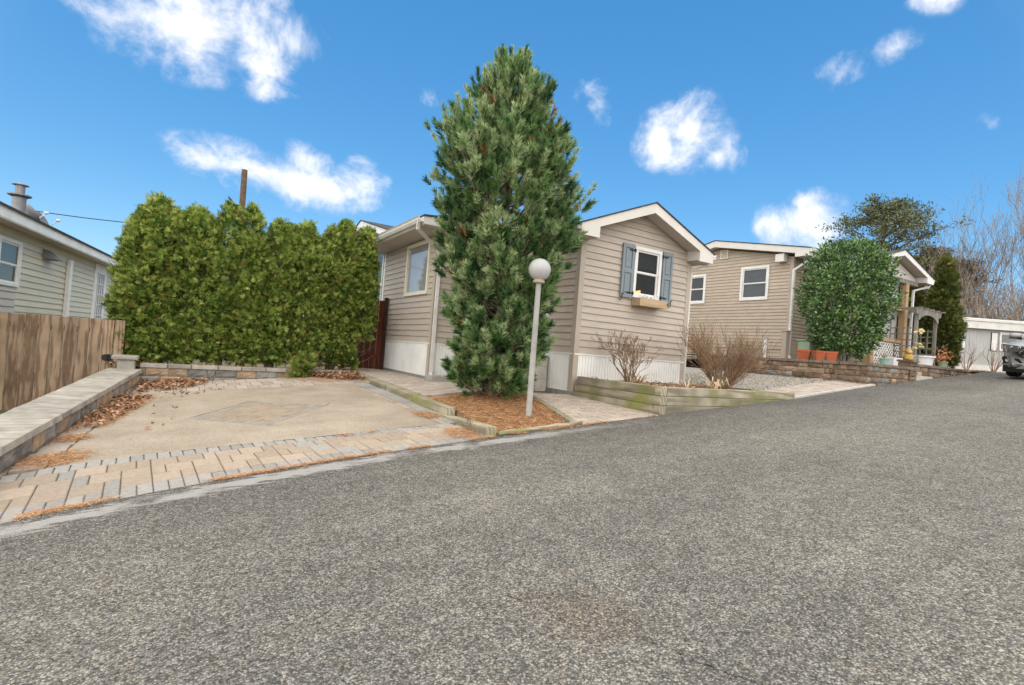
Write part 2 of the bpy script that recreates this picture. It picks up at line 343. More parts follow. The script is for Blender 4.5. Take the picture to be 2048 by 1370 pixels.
def asphalt():
    m = bpy.data.materials.new('asphalt'); m.use_nodes = True; t = m.node_tree; N = t.nodes; L = t.links.new; b = N['Principled BSDF']
    g = N.new('ShaderNodeNewGeometry'); P = g.outputs['Position']
    def vor(scale, feat='F1'):
        v = N.new('ShaderNodeTexVoronoi'); v.feature = feat; v.inputs['Scale'].default_value = scale; L(P, v.inputs['Vector']); return v
    def noi(scale, det=4, rough=.5):
        n = N.new('ShaderNodeTexNoise'); n.inputs['Scale'].default_value = scale; n.inputs['Detail'].default_value = det; n.inputs['Roughness'].default_value = rough; L(P, n.inputs['Vector']); return n
    def ramp(inp, *st):
        r = N.new('ShaderNodeValToRGB'); e = r.color_ramp.elements
        while len(e) < len(st): e.new(.5)
        for k, (p, c) in enumerate(st): e[k].position = p; e[k].color = (*c, 1)
        L(inp, r.inputs[0]); return r.outputs[0]
    def mixc(f, a, c, mode='MIX'):
        x = N.new('ShaderNodeMix'); x.data_type = 'RGBA'; x.blend_type = mode
        for s_, v_ in ((0, f), (6, a), (7, c)):
            if isinstance(v_, (int, float)): x.inputs[s_].default_value = v_
            elif isinstance(v_, tuple): x.inputs[s_].default_value = (*v_, 1)
            else: L(v_, x.inputs[s_])
        return x.outputs[2]
    v1 = vor(108); v2 = vor(40)
    sep = N.new('ShaderNodeSeparateColor'); L(v1.outputs['Color'], sep.inputs[0])
    stone = ramp(sep.outputs[0], (0, (.085, .082, .077)), (.35, (.15, .146, .138)), (.7, (.225, .218, .205)), (1, (.36, .35, .325)))
    warm = ramp(sep.outputs[1], (.82, (1, 1, 1)), (.93, (1.14, 1.0, .84)))
    stone = mixc(1, stone, warm, 'MULTIPLY')
    gap = ramp(v1.outputs['Distance'], (.36, (1, 1, 1)), (.8, (.50, .50, .50)))
    stone = mixc(1, stone, gap, 'MULTIPLY')
    sep2 = N.new('ShaderNodeSeparateColor'); L(v2.outputs['Color'], sep2.inputs[0])
    big = ramp(sep2.outputs[2], (.0, (.75, .75, .75)), (1, (1.25, 1.24, 1.2)))
    stone = mixc(.8, stone, big, 'MULTIPLY')
    patch = ramp(noi(.55, 5, .6).outputs[0], (.34, (.88, .88, .885)), (.5, (1.0, .997, .985)), (.68, (1.12, 1.115, 1.09)))
    stone = mixc(1, stone, patch, 'MULTIPLY')
    mw = N.new('ShaderNodeMapping'); mw.inputs['Scale'].default_value = (.12, 1.1, 1); L(P, mw.inputs[0]); nw = N.new('ShaderNodeTexNoise'); nw.inputs['Scale'].default_value = 1.6; nw.inputs['Detail'].default_value = 4; L(mw.outputs[0], nw.inputs['Vector'])
    stone = mixc(1, stone, ramp(nw.outputs[0], (.36, (.93, .93, .935)), (.62, (1.06, 1.055, 1.045))), 'MULTIPLY')
    mid = ramp(noi(5, 5, .65).outputs[0], (.3, (.86, .86, .86)), (.7, (1.14, 1.14, 1.13)))
    stone = mixc(1, stone, mid, 'MULTIPLY')
    # brownish oil stain
    sub = N.new('ShaderNodeVectorMath'); sub.operation = 'DISTANCE'; L(P, sub.inputs[0]); sub.inputs[1].default_value = (1.62, 1.86, -1.186)
    ad = N.new('ShaderNodeMath'); ad.operation = 'MULTIPLY_ADD'; L(noi(5).outputs[0], ad.inputs[0]); ad.inputs[1].default_value = .34; L(sub.outputs['Value'], ad.inputs[2])
    st = ramp(ad.outputs[0], (.2, (.84, .76, .70)), (.5, (1, 1, 1)))
    stone = mixc(1, stone, st, 'MULTIPLY')
    ew = N.new('ShaderNodeAttribute'); ew.attribute_name = 'edge_dist'; en = N.new('ShaderNodeMath'); en.operation = 'MULTIPLY_ADD'; L(noi(1.1, 5, .6).outputs[0], en.inputs[0]); en.inputs[1].default_value = -1.2; L(ew.outputs['Fac'], en.inputs[2])
    em = N.new('ShaderNodeMapRange'); em.inputs[1].default_value = -.4; em.inputs[2].default_value = 1.1; L(en.outputs[0], em.inputs[0])
    stone = mixc(1, stone, ramp(em.outputs[0], (0, (.80, .80, .81)), (1, (1.06, 1.055, 1.04))), 'MULTIPLY')
    # pale cement dust and old seam filler worn into the edge of the lane
    at = N.new('ShaderNodeAttribute'); at.attribute_name = 'edge_dist'
    mp_ = N.new('ShaderNodeMapping'); mp_.inputs['Scale'].default_value = (1.3, 6, 1); L(P, mp_.inputs[0])
    nn_ = N.new('ShaderNodeTexNoise'); nn_.inputs['Scale'].default_value = 3.2; nn_.inputs['Detail'].default_value = 8; nn_.inputs['Roughness'].default_value = .65; L(mp_.outputs[0], nn_.inputs['Vector'])
    wd = N.new('ShaderNodeMath'); wd.operation = 'MULTIPLY_ADD'; L(nn_.outputs[0], wd.inputs[0]); wd.inputs[1].default_value = -.62; L(at.outputs['Fac'], wd.inputs[2])
    dm = ramp(wd.outputs[0], (0, (0, 0, 0)), (.035, (1, 1, 1)))
    e1 = N.new('ShaderNodeMath'); e1.operation = 'ADD'; L(wd.outputs[0], e1.inputs[0]); e1.inputs[1].default_value = .30
    band = ramp(e1.outputs[0], (.07, (0, 0, 0)), (.12, (.9, .9, .9)), (.27, (.9, .9, .9)), (.34, (0, 0, 0)))
    sx = N.new('ShaderNodeSeparateXYZ'); L(P, sx.inputs[0]); xr = ramp(sx.outputs[0], (0, (1, 1, 1)), (1, (0, 0, 0)))
    xm = N.new('ShaderNodeMapRange'); xm.inputs[1].default_value = 3.2; xm.inputs[2].default_value = 6.2; xm.inputs[3].default_value = 1; xm.inputs[4].default_value = 0; L(sx.outputs[0], xm.inputs[0])
    pn = ramp(noi(2.3, 6, .6).outputs[0], (.36, (0, 0, 0)), (.52, (1, 1, 1))); band = mixc(1, band, pn, 'MULTIPLY'); band = mixc(1, band, xm.outputs[0], 'MULTIPLY')
    stone = mixc(band, stone, (.35, .34, .32))
    L(stone, b.inputs['Base Color']); b.inputs['Roughness'].default_value = .92; b.inputs['Specular IOR Level'].default_value = .2
    hgt = N.new('ShaderNodeMath'); hgt.operation = 'SUBTRACT'; hgt.inputs[0].default_value = 1; L(v1.outputs['Distance'], hgt.inputs[1])
    h2 = N.new('ShaderNodeMath'); h2.operation = 'MULTIPLY_ADD'; L(sep.outputs[2], h2.inputs[0]); h2.inputs[1].default_value = .7; L(hgt.outputs[0], h2.inputs[2])
    bp = N.new('ShaderNodeBump'); bp.inputs['Strength'].default_value = .9; bp.inputs['Distance'].default_value = .006; L(h2.outputs[0], bp.inputs['Height']); L(bp.outputs[0], b.inputs['Normal'])
    MAT['asphalt'] = m
asphalt()
def slab_mat():
    m = M('exposed_slab', (.295, .252, .198), (.355, .308, .248), 1.1, rough=.92, lo=.3, hi=.7)
    t = m.node_tree; N = t.nodes; L = t.links.new; b = N['Principled BSDF']; src = b.inputs['Base Color'].links[0].from_socket
    g = N.new('ShaderNodeNewGeometry'); v = N.new('ShaderNodeTexVoronoi'); v.inputs['Scale'].default_value = 130; L(g.outputs['Position'], v.inputs['Vector'])
    r = N.new('ShaderNodeValToRGB'); r.color_ramp.elements[0].color = (.72, .70, .68, 1); r.color_ramp.elements[1].color = (1.22, 1.2, 1.16, 1)
    sp = N.new('ShaderNodeSeparateColor'); L(v.outputs['Color'], sp.inputs[0]); L(sp.outputs[0], r.inputs[0])
    x = N.new('ShaderNodeMix'); x.data_type = 'RGBA'; x.blend_type = 'MULTIPLY'; x.inputs[0].default_value = 1; L(src, x.inputs[6]); L(r.outputs[0], x.inputs[7]); L(x.outputs[2], b.inputs['Base Color'])
    n5 = N.new('ShaderNodeTexNoise'); n5.inputs['Scale'].default_value = 2.4; n5.inputs['Detail'].default_value = 7; n5.inputs['Roughness'].default_value = .65; L(g.outputs['Position'], n5.inputs['Vector'])
    r5 = N.new('ShaderNodeValToRGB'); r5.color_ramp.elements[0].position = .33; r5.color_ramp.elements[0].color = (.86, .855, .85, 1); r5.color_ramp.elements[1].position = .62; r5.color_ramp.elements[1].color = (1.07, 1.07, 1.07, 1); L(n5.outputs[0], r5.inputs[0])
    x5 = N.new('ShaderNodeMix'); x5.data_type = 'RGBA'; x5.blend_type = 'MULTIPLY'; x5.inputs[0].default_value = 1; L(x.outputs[2], x5.inputs[6]); L(r5.outputs[0], x5.inputs[7]); L(x5.outputs[2], b.inputs['Base Color'])
    bp = N.new('ShaderNodeBump'); bp.inputs['Strength'].default_value = .4; bp.inputs['Distance'].default_value = .003; L(v.outputs['Distance'], bp.inputs['Height']); L(bp.outputs[0], b.inputs['Normal'])
slab_mat()
def grain_mat(name, c1, c2, c3, axis, moss=None, sc=9, knots=True):
    """weathered softwood: distorted growth-ring bands running along one axis"""
    m = bpy.data.materials.new(name); m.use_nodes = True; t = m.node_tree; N = t.nodes; L = t.links.new; b = N['Principled BSDF']
    g = N.new('ShaderNodeNewGeometry'); oi = N.new('ShaderNodeObjectInfo'); s_ = N.new('ShaderNodeVectorMath'); s_.operation = 'SCALE'; s_.inputs[0].default_value = (9.1, 4.7, 6.3); L(oi.outputs['Random'], s_.inputs['Scale'])
    a = N.new('ShaderNodeVectorMath'); a.operation = 'ADD'; L(g.outputs['Position'], a.inputs[0]); L(s_.outputs[0], a.inputs[1])
    mp = N.new('ShaderNodeMapping'); L(a.outputs[0], mp.inputs[0]); sc3 = [1, 1, 1]; sc3[axis] = .13; mp.inputs['Scale'].default_value = sc3
    w = N.new('ShaderNodeTexWave'); w.wave_type = 'RINGS'; w.rings_direction = 'SPHERICAL'; w.inputs['Scale'].default_value = sc; w.inputs['Distortion'].default_value = 5; w.inputs['Detail'].default_value = 2.5; w.inputs['Detail Scale'].default_value = 1.2; L(mp.outputs[0], w.inputs['Vector'])
    r = N.new('ShaderNodeValToRGB'); e = r.color_ramp.elements; e[0].color = (*c1, 1); e[0].position = .05; e[1].color = (*c2, 1); e[1].position = .75; x = e.new(.4); x.color = (*c3, 1)
    L(w.outputs['Fac'], r.inputs[0]); col = r.outputs[0]
    n = N.new('ShaderNodeTexNoise'); n.inputs['Scale'].default_value = 3; n.inputs['Detail'].default_value = 5; L(a.outputs[0], n.inputs['Vector'])
    rr = N.new('ShaderNodeValToRGB'); rr.color_ramp.elements[0].color = (.74, .74, .74, 1); rr.color_ramp.elements[1].color = (1.2, 1.2, 1.2, 1); rr.color_ramp.elements[0].position = .3; rr.color_ramp.elements[1].position = .7; L(n.outputs[0], rr.inputs[0])
    mx_ = N.new('ShaderNodeMix'); mx_.data_type = 'RGBA'; mx_.blend_type = 'MULTIPLY'; mx_.inputs[0].default_value = 1; L(col, mx_.inputs[6]); L(rr.outputs[0], mx_.inputs[7]); col = mx_.outputs[2]
    if moss:
        n3 = N.new('ShaderNodeTexNoise'); n3.inputs['Scale'].default_value = 2.1; n3.inputs['Detail'].default_value = 6; L(g.outputs['Position'], n3.inputs['Vector'])
        r3 = N.new('ShaderNodeValToRGB'); r3.color_ramp.elements[0].position = .46; r3.color_ramp.elements[1].position = .70; L(n3.outputs[0], r3.inputs[0])
        m3 = N.new('ShaderNodeMix'); m3.data_type = 'RGBA'; L(r3.outputs[0], m3.inputs[0]); L(col, m3.inputs[6]); m3.inputs[7].default_value = (*moss, 1); col = m3.outputs[2]
    hv = N.new('ShaderNodeHueSaturation'); mr_ = N.new('ShaderNodeMapRange'); mr_.inputs[3].default_value = .86; mr_.inputs[4].default_value = 1.14; L(oi.outputs['Random'], mr_.inputs[0]); L(mr_.outputs[0], hv.inputs['Value']); L(col, hv.inputs['Color'])
    L(hv.outputs[0], b.inputs['Base Color']); b.inputs['Roughness'].default_value = .85; b.inputs['Specular IOR Level'].default_value = .2
    bp = N.new('ShaderNodeBump'); bp.inputs['Strength'].default_value = .25; bp.inputs['Distance'].default_value = .004; L(w.outputs['Fac'], bp.inputs['Height']); L(bp.outputs[0], b.inputs['Normal'])
    MAT[name] = m
grain_mat('fence_wood', (.19, .125, .08), (.335, .245, .168), (.29, .205, .138), 2, sc=14)
grain_mat('timber_x', (.215, .19, .14), (.345, .31, .235), (.295, .265, .195), 0, (.20, .20, .075), 6)
grain_mat('timber_y', (.215, .19, .14), (.345, .31, .235), (.295, .265, .195), 1, (.21, .21, .07), 6)

# ------------------------------------------------------------------ terrain heights
ROAD_Z = [(-60, -3.6), (-20, -2.75), (-8, -2.03), (20, .45), (36, .86), (60, 1.1)]
def R(x): return pw(x, ROAD_Z)
EDGE = [(-40, -1.5), (-6, 3.7), (-2.2, 4.45), (-.954, 4.76), (-.15, 5.04), (.58, 5.21), (1.5, 5.38), (3.22, 5.49), (4.55, 5.545), (6.1, 5.59), (9.59, 5.6), (11.5, 5.78), (13.34, 5.93), (16.1, 6.0), (19.3, 6.05), (22, 6.4), (26, 8.0), (30, 11.5), (33, 15)]
def YE(x): return pw(x, EDGE)
def D(x, y): return R(x) + .045*(y - YE(x)) - .004          # driveway plane
def zt_up(y): return lerp(-.852, -.713, (y-6.75)/5.13)      # top of the timber edging
def Wk(x, y):                                                # paved walk beside the house
    t = min(max((y-5.55)/2.15, 0), 1); right = lerp(R(x), -.715, t)
    left = zt_up(y)-.012 if y > 6.75 else lerp(R(3.2), -.864, max(0, (y-5.55)/1.2))
    u = min(max((x-3.2)/1.1, 0), 1); return lerp(left, right, u)

# ground: one sheet to the horizon, a little below everything laid on it
xs = [-600, -300, -150, -80, -40] + [x for x in np.arange(-20, 60.1, 2.5)] + [80, 120, 200, 400, 700]
ys = [-600, -200, -80, -30, -12, -6, 0, 4, 8, 12, 16, 20, 30, 50, 80, 150, 300, 700]
V = [(x, y, R(x)-.11 - (.12 if y < 6 else 0) + (0 if -20 < y < 60 else 0)) for x in xs for y in ys]; n = len(ys)
F = [(i*n+j, (i+1)*n+j, (i+1)*n+j+1, i*n+j+1) for i in range(len(xs)-1) for j in range(n-1)]
g_o = structure('ground', MB().add(V, F), 'ground')

xs = sorted(set([e[0] for e in EDGE] + list(np.arange(-40, 33.1, .5)))); mb = MB(); fr = [0, .006, .02, .05, .15, .35, .6, 1]
V = []
for x in xs:
    ye = YE(x)
    for t in fr: 
        y = ye - t*12; V.append((x, y, R(x) - .012*min(t/.05, 1) + .05*math.sin(min(t, 1)*math.pi)*.6))
n = len(fr); F = [(i*n+j, i*n+j+1, (i+1)*n+j+1, (i+1)*n+j) for i in range(len(xs)-1) for j in range(n-1)]
road = structure('road', MB().add(V, F), 'asphalt')
_a = road.data.attributes.new('edge_dist', 'FLOAT', 'POINT'); _a.data.foreach_set('value', [t*12 for x in xs for t in fr])
# lane in front of the white trailer, where the road swings away
mb = MB(); mb.poly([(33, 15, R(33)), (33, 3, R(33)-.0), (44, -6, R(44)), (60, -2, R(60)), (48, 3, R(48)), (37, 10.4, R(37)), (34.5, 13.5, R(34.5))])
structure('road', mb, 'asphalt')

# a crack across the near asphalt
def crack(p, q, seed, w=.006):
    V = []; N_ = 40; dx, dy = q[0]-p[0], q[1]-p[1]; l = math.hypot(dx, dy); nx, ny = -dy/l, dx/l
    for i in range(N_+1):
        t = i/N_; off = .04*l*mnoise.noise(Vector((t*5, seed, 0))) + .02*l*mnoise.noise(Vector((t*19, seed, 1)))
        x = lerp(p[0], q[0], t)+nx*off; y = lerp(p[1], q[1], t)+ny*off
        ww = w*(.2+abs(mnoise.noise(Vector((t*9, seed, 7))))*1.6)*min(1, 8*min(t, 1-t)+.05)
        tt = (YE(x)-y)/12; z = R(x) - .012*min(tt/.05, 1) + .03*math.sin(min(max(tt, 0), 1)*math.pi) + .003
        V += [(x+nx*ww/2, y+ny*ww/2, z), (x-nx*ww/2, y-ny*ww/2, z)]
    MB().add(V, [(2*i, 2*i+1, 2*i+3, 2*i+2) for i in range(N_)]).build('crack', 'cable_black', road)
crack((1.70, 1.62), (1.87, 1.12), 2, .005); crack((1.40, 2.23), (1.48, 2.05), 5, .005); crack((2.2, 4.5), (2.55, 4.2), 8, .009); crack((5.2, 3.6), (6.4, 3.4), 12, .006)

# ------------------------------------------------------------------ shared unit meshes
def unit_paver(seed):
    bm = bmesh.new(); bmesh.ops.create_cube(bm, size=1)
    for v in bm.verts: v.co.z -= .5
    top = [e for e in bm.edges if all(v.co.z > -.1 for v in e.verts)]
    bmesh.ops.bevel(bm, geom=top, offset=.035, segments=1, affect='EDGES')
    rr = random.Random(seed)
    for v in bm.verts: v.co.x += rr.uniform(-.012, .012); v.co.y += rr.uniform(-.012, .012)
    me = bpy.data.meshes.new('paver'); bm.to_mesh(me); bm.free(); return me
PAVER = {m: [unit_paver(k) for k in range(3)] for m in ('paver_tan', 'paver_grey', 'paver_buff')}
def unit_block(seed):
    """split-faced wall block, x -.5...5, y 0 (rough face) to 1, z 0..1"""
    rr = random.Random(seed); V = []; nx, nz_ = 5, 4
    for j in range(nz_+1):
        for i in range(nx+1):
            edge = i in (0, nx) or j in (0, nz_)
            V.append((-.5+i/nx + (0 if edge else rr.uniform(-.04, .04)), (.06 if edge else -.02+rr.uniform(-.05, .05)), j/nz_ + (0 if edge else rr.uniform(-.05, .05))))
    F = [(j*(nx+1)+i, j*(nx+1)+i+1, (j+1)*(nx+1)+i+1, (j+1)*(nx+1)+i) for j in range(nz_) for i in range(nx)]
    k = len(V); V += [(-.5, 1, 0), (.5, 1, 0), (.5, 1, 1), (-.5, 1, 1)]; a, b, c, d = 0, nx, (nz_+1)*(nx+1)-1, nz_*(nx+1)
    F += [(a, k, k+3, d), (b, c, k+2, k+1), (d, k+3, k+2, c), (a, b, k+1, k), (k, k+1, k+2, k+3)]
    F = [f for f in F]
    me = bpy.data.meshes.new('block'); me.from_pydata(V, [], F); me.update(); return me
BLOCK = {m: [unit_block(k+10*i) for k in range(5)] for i, m in enumerate(('block_tan', 'block_grey', 'block_brown'))}
def unit_cap(seed):
    bm = bmesh.new(); bmesh.ops.create_cube(bm, size=1)
    for v in bm.verts: v.co.z += .5
    bmesh.ops.bevel(bm, geom=list(bm.edges), offset=.025, segments=1, affect='EDGES')
    rr = random.Random(seed)
    for v in bm.verts: v.co += Vector((rr.uniform(-.01, .01), rr.uniform(-.015, .015), rr.uniform(-.02, .02)))
    me = bpy.data.meshes.new('cap'); bm.to_mesh(me); bm.free(); return me
CAP = {m: [unit_cap(k) for k in range(4)] for m in ('cap_stone', 'cap_brown')}

# ------------------------------------------------------------------ driveway: slab, paver borders, apron, inlay
def strip(pts_a, pts_b, zf, lift, nsub=12):
    V = []
    for i in range(nsub+1):
        t = i/nsub
        for p in (pts_a, pts_b):
            x = lerp(p[0][0], p[1][0], t); y = lerp(p[0][1], p[1][1], t); V.append((x, y, zf(x, y)+lift))
    return V, [(2*i, 2*i+1, 2*i+3, 2*i+2) for i in range(nsub)]
mb = MB()
xs = np.arange(-1.7, 3.301, .25)
for x in xs[:-1]:
    x2 = x+.25
    rows = [0, .3, .6, 1]
    for a, b in zip(rows, rows[1:]):
        q = [(x, lerp(YE(x), 11.7, a)), (x2, lerp(YE(x2), 11.7, a)), (x2, lerp(YE(x2), 11.7, b)), (x, lerp(YE(x), 11.7, b))]
        mb.poly([(px, py, D(px, py)-.03) for px, py in q])
drive = structure('driveway', mb, 'paver_bed')
def frame_at(x, y, zf):
    e = .05; n_ = Vector((-(zf(x+e, y)-zf(x-e, y))/(2*e), -(zf(x, y+e)-zf(x, y-e))/(2*e), 1)).normalized(); return n_
def lay(parent, m, x0, x1, y0, y1, zf, gap=.008, h=.05, ang=0.0):
    """one paver filling the rectangle"""
    cx, cy = (x0+x1)/2, (y0+y1)/2; w, l = x1-x0-gap, y1-y0-gap; n_ = frame_at(cx, cy, zf)
    ex = Vector((math.cos(ang), math.sin(ang), 0)); ex = (ex - n_*ex.dot(n_)).normalized(); ey = n_.cross(ex)
    z = zf(cx, cy) + random.uniform(-.002, .0035)
    return unit('paver', random.choice(PAVER[m]), m, parent, (cx, cy, z), ex*w, ey*l, n_*h)
def apron_top(x): return pw(x, [(-1.75, 5.75), (-1.2, 5.97), (-.94, 6.085), (-.45, 6.28), (.68, 6.37), (2.92, 6.40), (3.2, 6.40)])
def quad_paver(parent, m, pts, zf, gap=.0075, h=.05, ch=.007):
    """a paver with its own four corners (plan), chamfered on top"""
    c = [Vector((p[0], p[1], 0)) for p in pts]; n = 4; ins = []
    for i in range(4):
        a, b, d = c[i], c[(i+1) % 4], c[i-1]; e1 = (b-a).normalized(); e2 = (d-a).normalized(); sn = max(.3, e1.cross(e2).length); ins.append((e1+e2)/sn)
    dz = random.uniform(-.003, .004); tx, ty = random.uniform(-.012, .012), random.uniform(-.012, .012); cen = sum(c, Vector())/4; V = []
    for off, z in ((gap/2, -h), (gap/2, -ch), (gap/2+ch, 0)):
        for i in range(4):
            p = c[i]+ins[i]*off; V.append((p.x, p.y, zf(p.x, p.y)+z+dz+tx*(p.x-cen.x)+ty*(p.y-cen.y)))
    F = [(8, 9, 10, 11)]+[(4*k+i, 4*k+(i+1) % 4, 4*k+4+(i+1) % 4, 4*k+4+i) for k in (0, 1) for i in range(4)]
    return MB().add(V, F).build('paver', m, parent)
# slab with a diamond cut out of it for the inlay
SL = [(-.965, 6.08), (2.92, 6.40), (2.72, 10.35), (-.60, 10.35)]
DI = [(.07, 7.97), (.955, 7.20), (1.90, 8.28), (.90, 9.02)]
mb = MB()
order = [(SL[0], SL[1], DI[1], DI[0], 1), (SL[1], SL[2], DI[2], DI[1], 0), (SL[2], SL[3], DI[3], DI[2], 0), (SL[3], SL[0], DI[0], DI[3], 0)]
for A, B, C, E_, fr_ in order:
    ns = 10
    for i in range(ns):
        for j in range(ns):
            def P_(s_, t_):
                a = (lerp(A[0], B[0], s_), lerp(A[1], B[1], s_)); b = (lerp(E_[0], C[0], s_), lerp(E_[1], C[1], s_))
                if fr_: a = (a[0], apron_top(a[0])+.004)
                x, y = lerp(a[0], b[0], t_), lerp(a[1], b[1], t_); return (x, y, D(x, y)-.001)
            mb.quad(P_(i/ns, j/ns), P_((i+1)/ns, j/ns), P_((i+1)/ns, (j+1)/ns), P_(i/ns, (j+1)/ns))
mb.build('concrete_slab', 'exposed_slab', drive)
def bil(Q, u, v): return (lerp(lerp(Q[0][0], Q[1][0], u), lerp(Q[3][0], Q[2][0], u), v), lerp(lerp(Q[0][1], Q[1][1], u), lerp(Q[3][1], Q[2][1], u), v))
nu, nv = 9, 9
for i in range(nu):
    for j in range(nv):
        inner = 0 < i < nu-1 and 0 < j < nv-1
        if inner and (i+j) % 2 == 0 and i < nu-2: continue
        i2 = i+1; i0_ = i
        if inner and i > 1 and (i+j) % 2 == 1: i0_ = i-1 if (i-1+j) % 2 == 0 and i-1 > 0 else i
        quad_paver(drive, 'inlay_tan' if inner else 'inlay_grey', [bil(DI, i0_/nu, j/nv), bil(DI, i2/nu, j/nv), bil(DI, i2/nu, (j+1)/nv), bil(DI, i0_/nu, (j+1)/nv)], D, gap=.006)
# apron between slab and road: grey soldier rows with tan courses between
def apron_pt(s_, t_):
    x = lerp(-1.75, 3.16, s_); return x-(t_-.3)*.09, lerp(YE(x)+.015, apron_top(x), t_)
def apron_cell(m, s0, s1, t0, t1): quad_paver(apron, m, [apron_pt(s0, t0), apron_pt(s1, t0), apron_pt(s1, t1), apron_pt(s0, t1)], D)
mb = MB()
for i in range(12):
    q = [apron_pt(i/12, 0), apron_pt((i+1)/12, 0), apron_pt((i+1)/12, 1), apron_pt(i/12, 1)]; mb.poly([(x, y, D(x, y)-.016) for x, y in q])
apron = structure('paver_apron', mb, 'paver_bed')
NA = 46
for i in range(NA):
    apron_cell('paver_grey', i/NA, (i+1)/NA, 0, .23)
    apron_cell('paver_grey', max(0, (i-.45)/NA), (i+.55)/NA, .84, 1)
for t0, t1, ph in ((.23, .43, 0), (.43, .64, 1), (.64, .84, 2)):
    i = 0; k = ph
    while i < NA:
        j = min(NA, i+(2 if k % 3 != 1 else 1))
        apron_cell('paver_grey' if k % 11 == 7 else 'paver_tan', i/NA, j/NA, t0, t1); i = j; k += 1
# border rows beside the walls
def wall_x(y): return -1.24 + .110*(y-6.04)              # inner foot of the left wall
y = 6.12
while y < 10.3:
    xa = lerp(-.965, -.60, (y-6.2)/4.15); xb = wall_x(y)+.02
    lay(drive, 'paver_buff', xb, xa, y, y+.3, D, ang=.0); y += .3
for r_, (ya, yb) in enumerate(((10.36, 10.76), (10.76, 11.16), (11.16, 11.56))):
    x = -.66 + (.0, .09, .04)[r_]
    while x < 3.05: lay(drive, 'paver_buff', x, x+.185, ya, yb, D); x += .185
y = 6.4
while y < 11.4:
    xa = lerp(2.93, 2.70, min(1, (y-6.4)/3.95)); lay(drive, 'paver_tan', xa, xa+.10, y, y+.24, D)
    xc = xa+.10
    lay(drive, 'paver_grey', xc, min(xc+.26, 3.19) if y > 7.5 else 3.18, y, y+.24, D); y += .24

# ------------------------------------------------------------------ block walls
def block_wall(t, p0, dirv, nrm, length, ztop, courses, ch, mats, cap, capw, caph=.065, over=.03, depth=.2, lens=(.26, .40), seed=1, caplen=.30, zslope=None, capback=None):
    """p0: start on the front face; nrm: outward; ztop(s): top of cap"""
    rr = random.Random(seed); d = Vector(dirv).normalized(); n_ = Vector(nrm).normalized(); up = Vector((0, 0, 1))
    for c in range(courses):
        s_ = -rr.uniform(0, .2)
        while s_ < length-.02:
            l = rr.choice((rr.uniform(*lens), rr.uniform(*lens), lens[0]*.55)); a = max(s_, 0); e = min(s_+l, length); s_ += l
            if e-a < .05: continue
            mid = (a+e)/2; z = ztop(mid)-caph-ch*(c+1); sl = (ztop(e)-ztop(a))/(e-a)
            m_ = rr.choices(mats[0], mats[1])[0]
            o = Vector(p0)+d*mid; o.z = z+.003; o += n_*rr.uniform(-.004, .006)
            unit('block', rr.choice(BLOCK[m_]), m_, t, o, (d+up*sl)*(e-a-.006), -n_*depth, up*(ch-.006))
    s_ = 0
    while s_ < length-.03:
        l = min(caplen*rr.uniform(.9, 1.1), length-s_); mid = s_+l/2; sl = (ztop(s_+l)-ztop(s_))/l
        o = Vector(p0)+d*mid - n_*(capw/2-over); o.z = ztop(mid)-caph+.001
        unit('cap_stone', rr.choice(CAP[cap]), cap, t, o, (d+up*sl)*(l-.014), -n_*capw, up*caph); s_ += l
# left wall with wide caps
y0, y1 = 4.75, 11.5; p0 = Vector((wall_x(y0), y0, 0)); p1 = Vector((wall_x(y1), y1, 0)); dl = (p1-p0); Ln = dl.length; dl.normalize()
t = thing('garden_wall', (wall_x(6), 6, D(-1.2, 6)), 'low block wall with wide grey caps along the left side of the driveway', 'wall', 'block walls')
zt = lambda s_: D(*(p0+dl*s_).xy)+.255
block_wall(t, p0, dl, (dl.y, -dl.x, 0), Ln, zt, 2, .19, (('block_tan', 'block_grey'), (.5, .5)), 'cap_stone', .49, seed=3, depth=.2)
mb = MB(); nn = Vector((dl.y, -dl.x, 0)); a_, b_ = p0-nn*.19, p0-nn*.44+dl*0; sl_ = (zt(Ln)-zt(0))/Ln
mb.obox(Vector((a_.x, a_.y, zt(0)-.70)), (dl+Vector((0, 0, sl_)))*Ln, -nn*.25, (0, 0, .63)); mb.build('wall_core', 'block_grey', t)
# back wall under the hedge
t = thing('garden_wall', (1.2, 11.6, D(1.2, 11.6)), 'tan and grey block retaining wall below the hedge behind the driveway', 'wall', 'block walls')
block_wall(t, (-.66, 11.58, 0), (1, 0, 0), (0, -1, 0), 3.84, lambda s_: -.735+.008*s_, 3, .15, (('block_tan', 'block_grey'), (.68, .32)), 'cap_stone', .28, seed=8, caplen=.40)
# grey pillar at the wall corner
t = thing('stone_pillar', (-.86, 11.58, -1.0), 'short grey concrete pillar with flat cap where the two block walls meet', 'pillar')
MB().box(-.975, -.72, 11.43, 11.72, -1.05, -.672).build('shaft', 'concrete_grey', t, bevel=.01)
MB().box(-1.06, -.68, 11.38, 11.77, -.670, -.60).build('cap', 'cap_stone', t, bevel=.012)
# hedge bed
mb = MB(); mb.poly([(-.93, 11.72, -.80), (3.3, 11.72, -.76), (3.3, 13.15, -.75), (-.93, 13.15, -.82)]); structure('hedge_bed', mb, 'mulch')

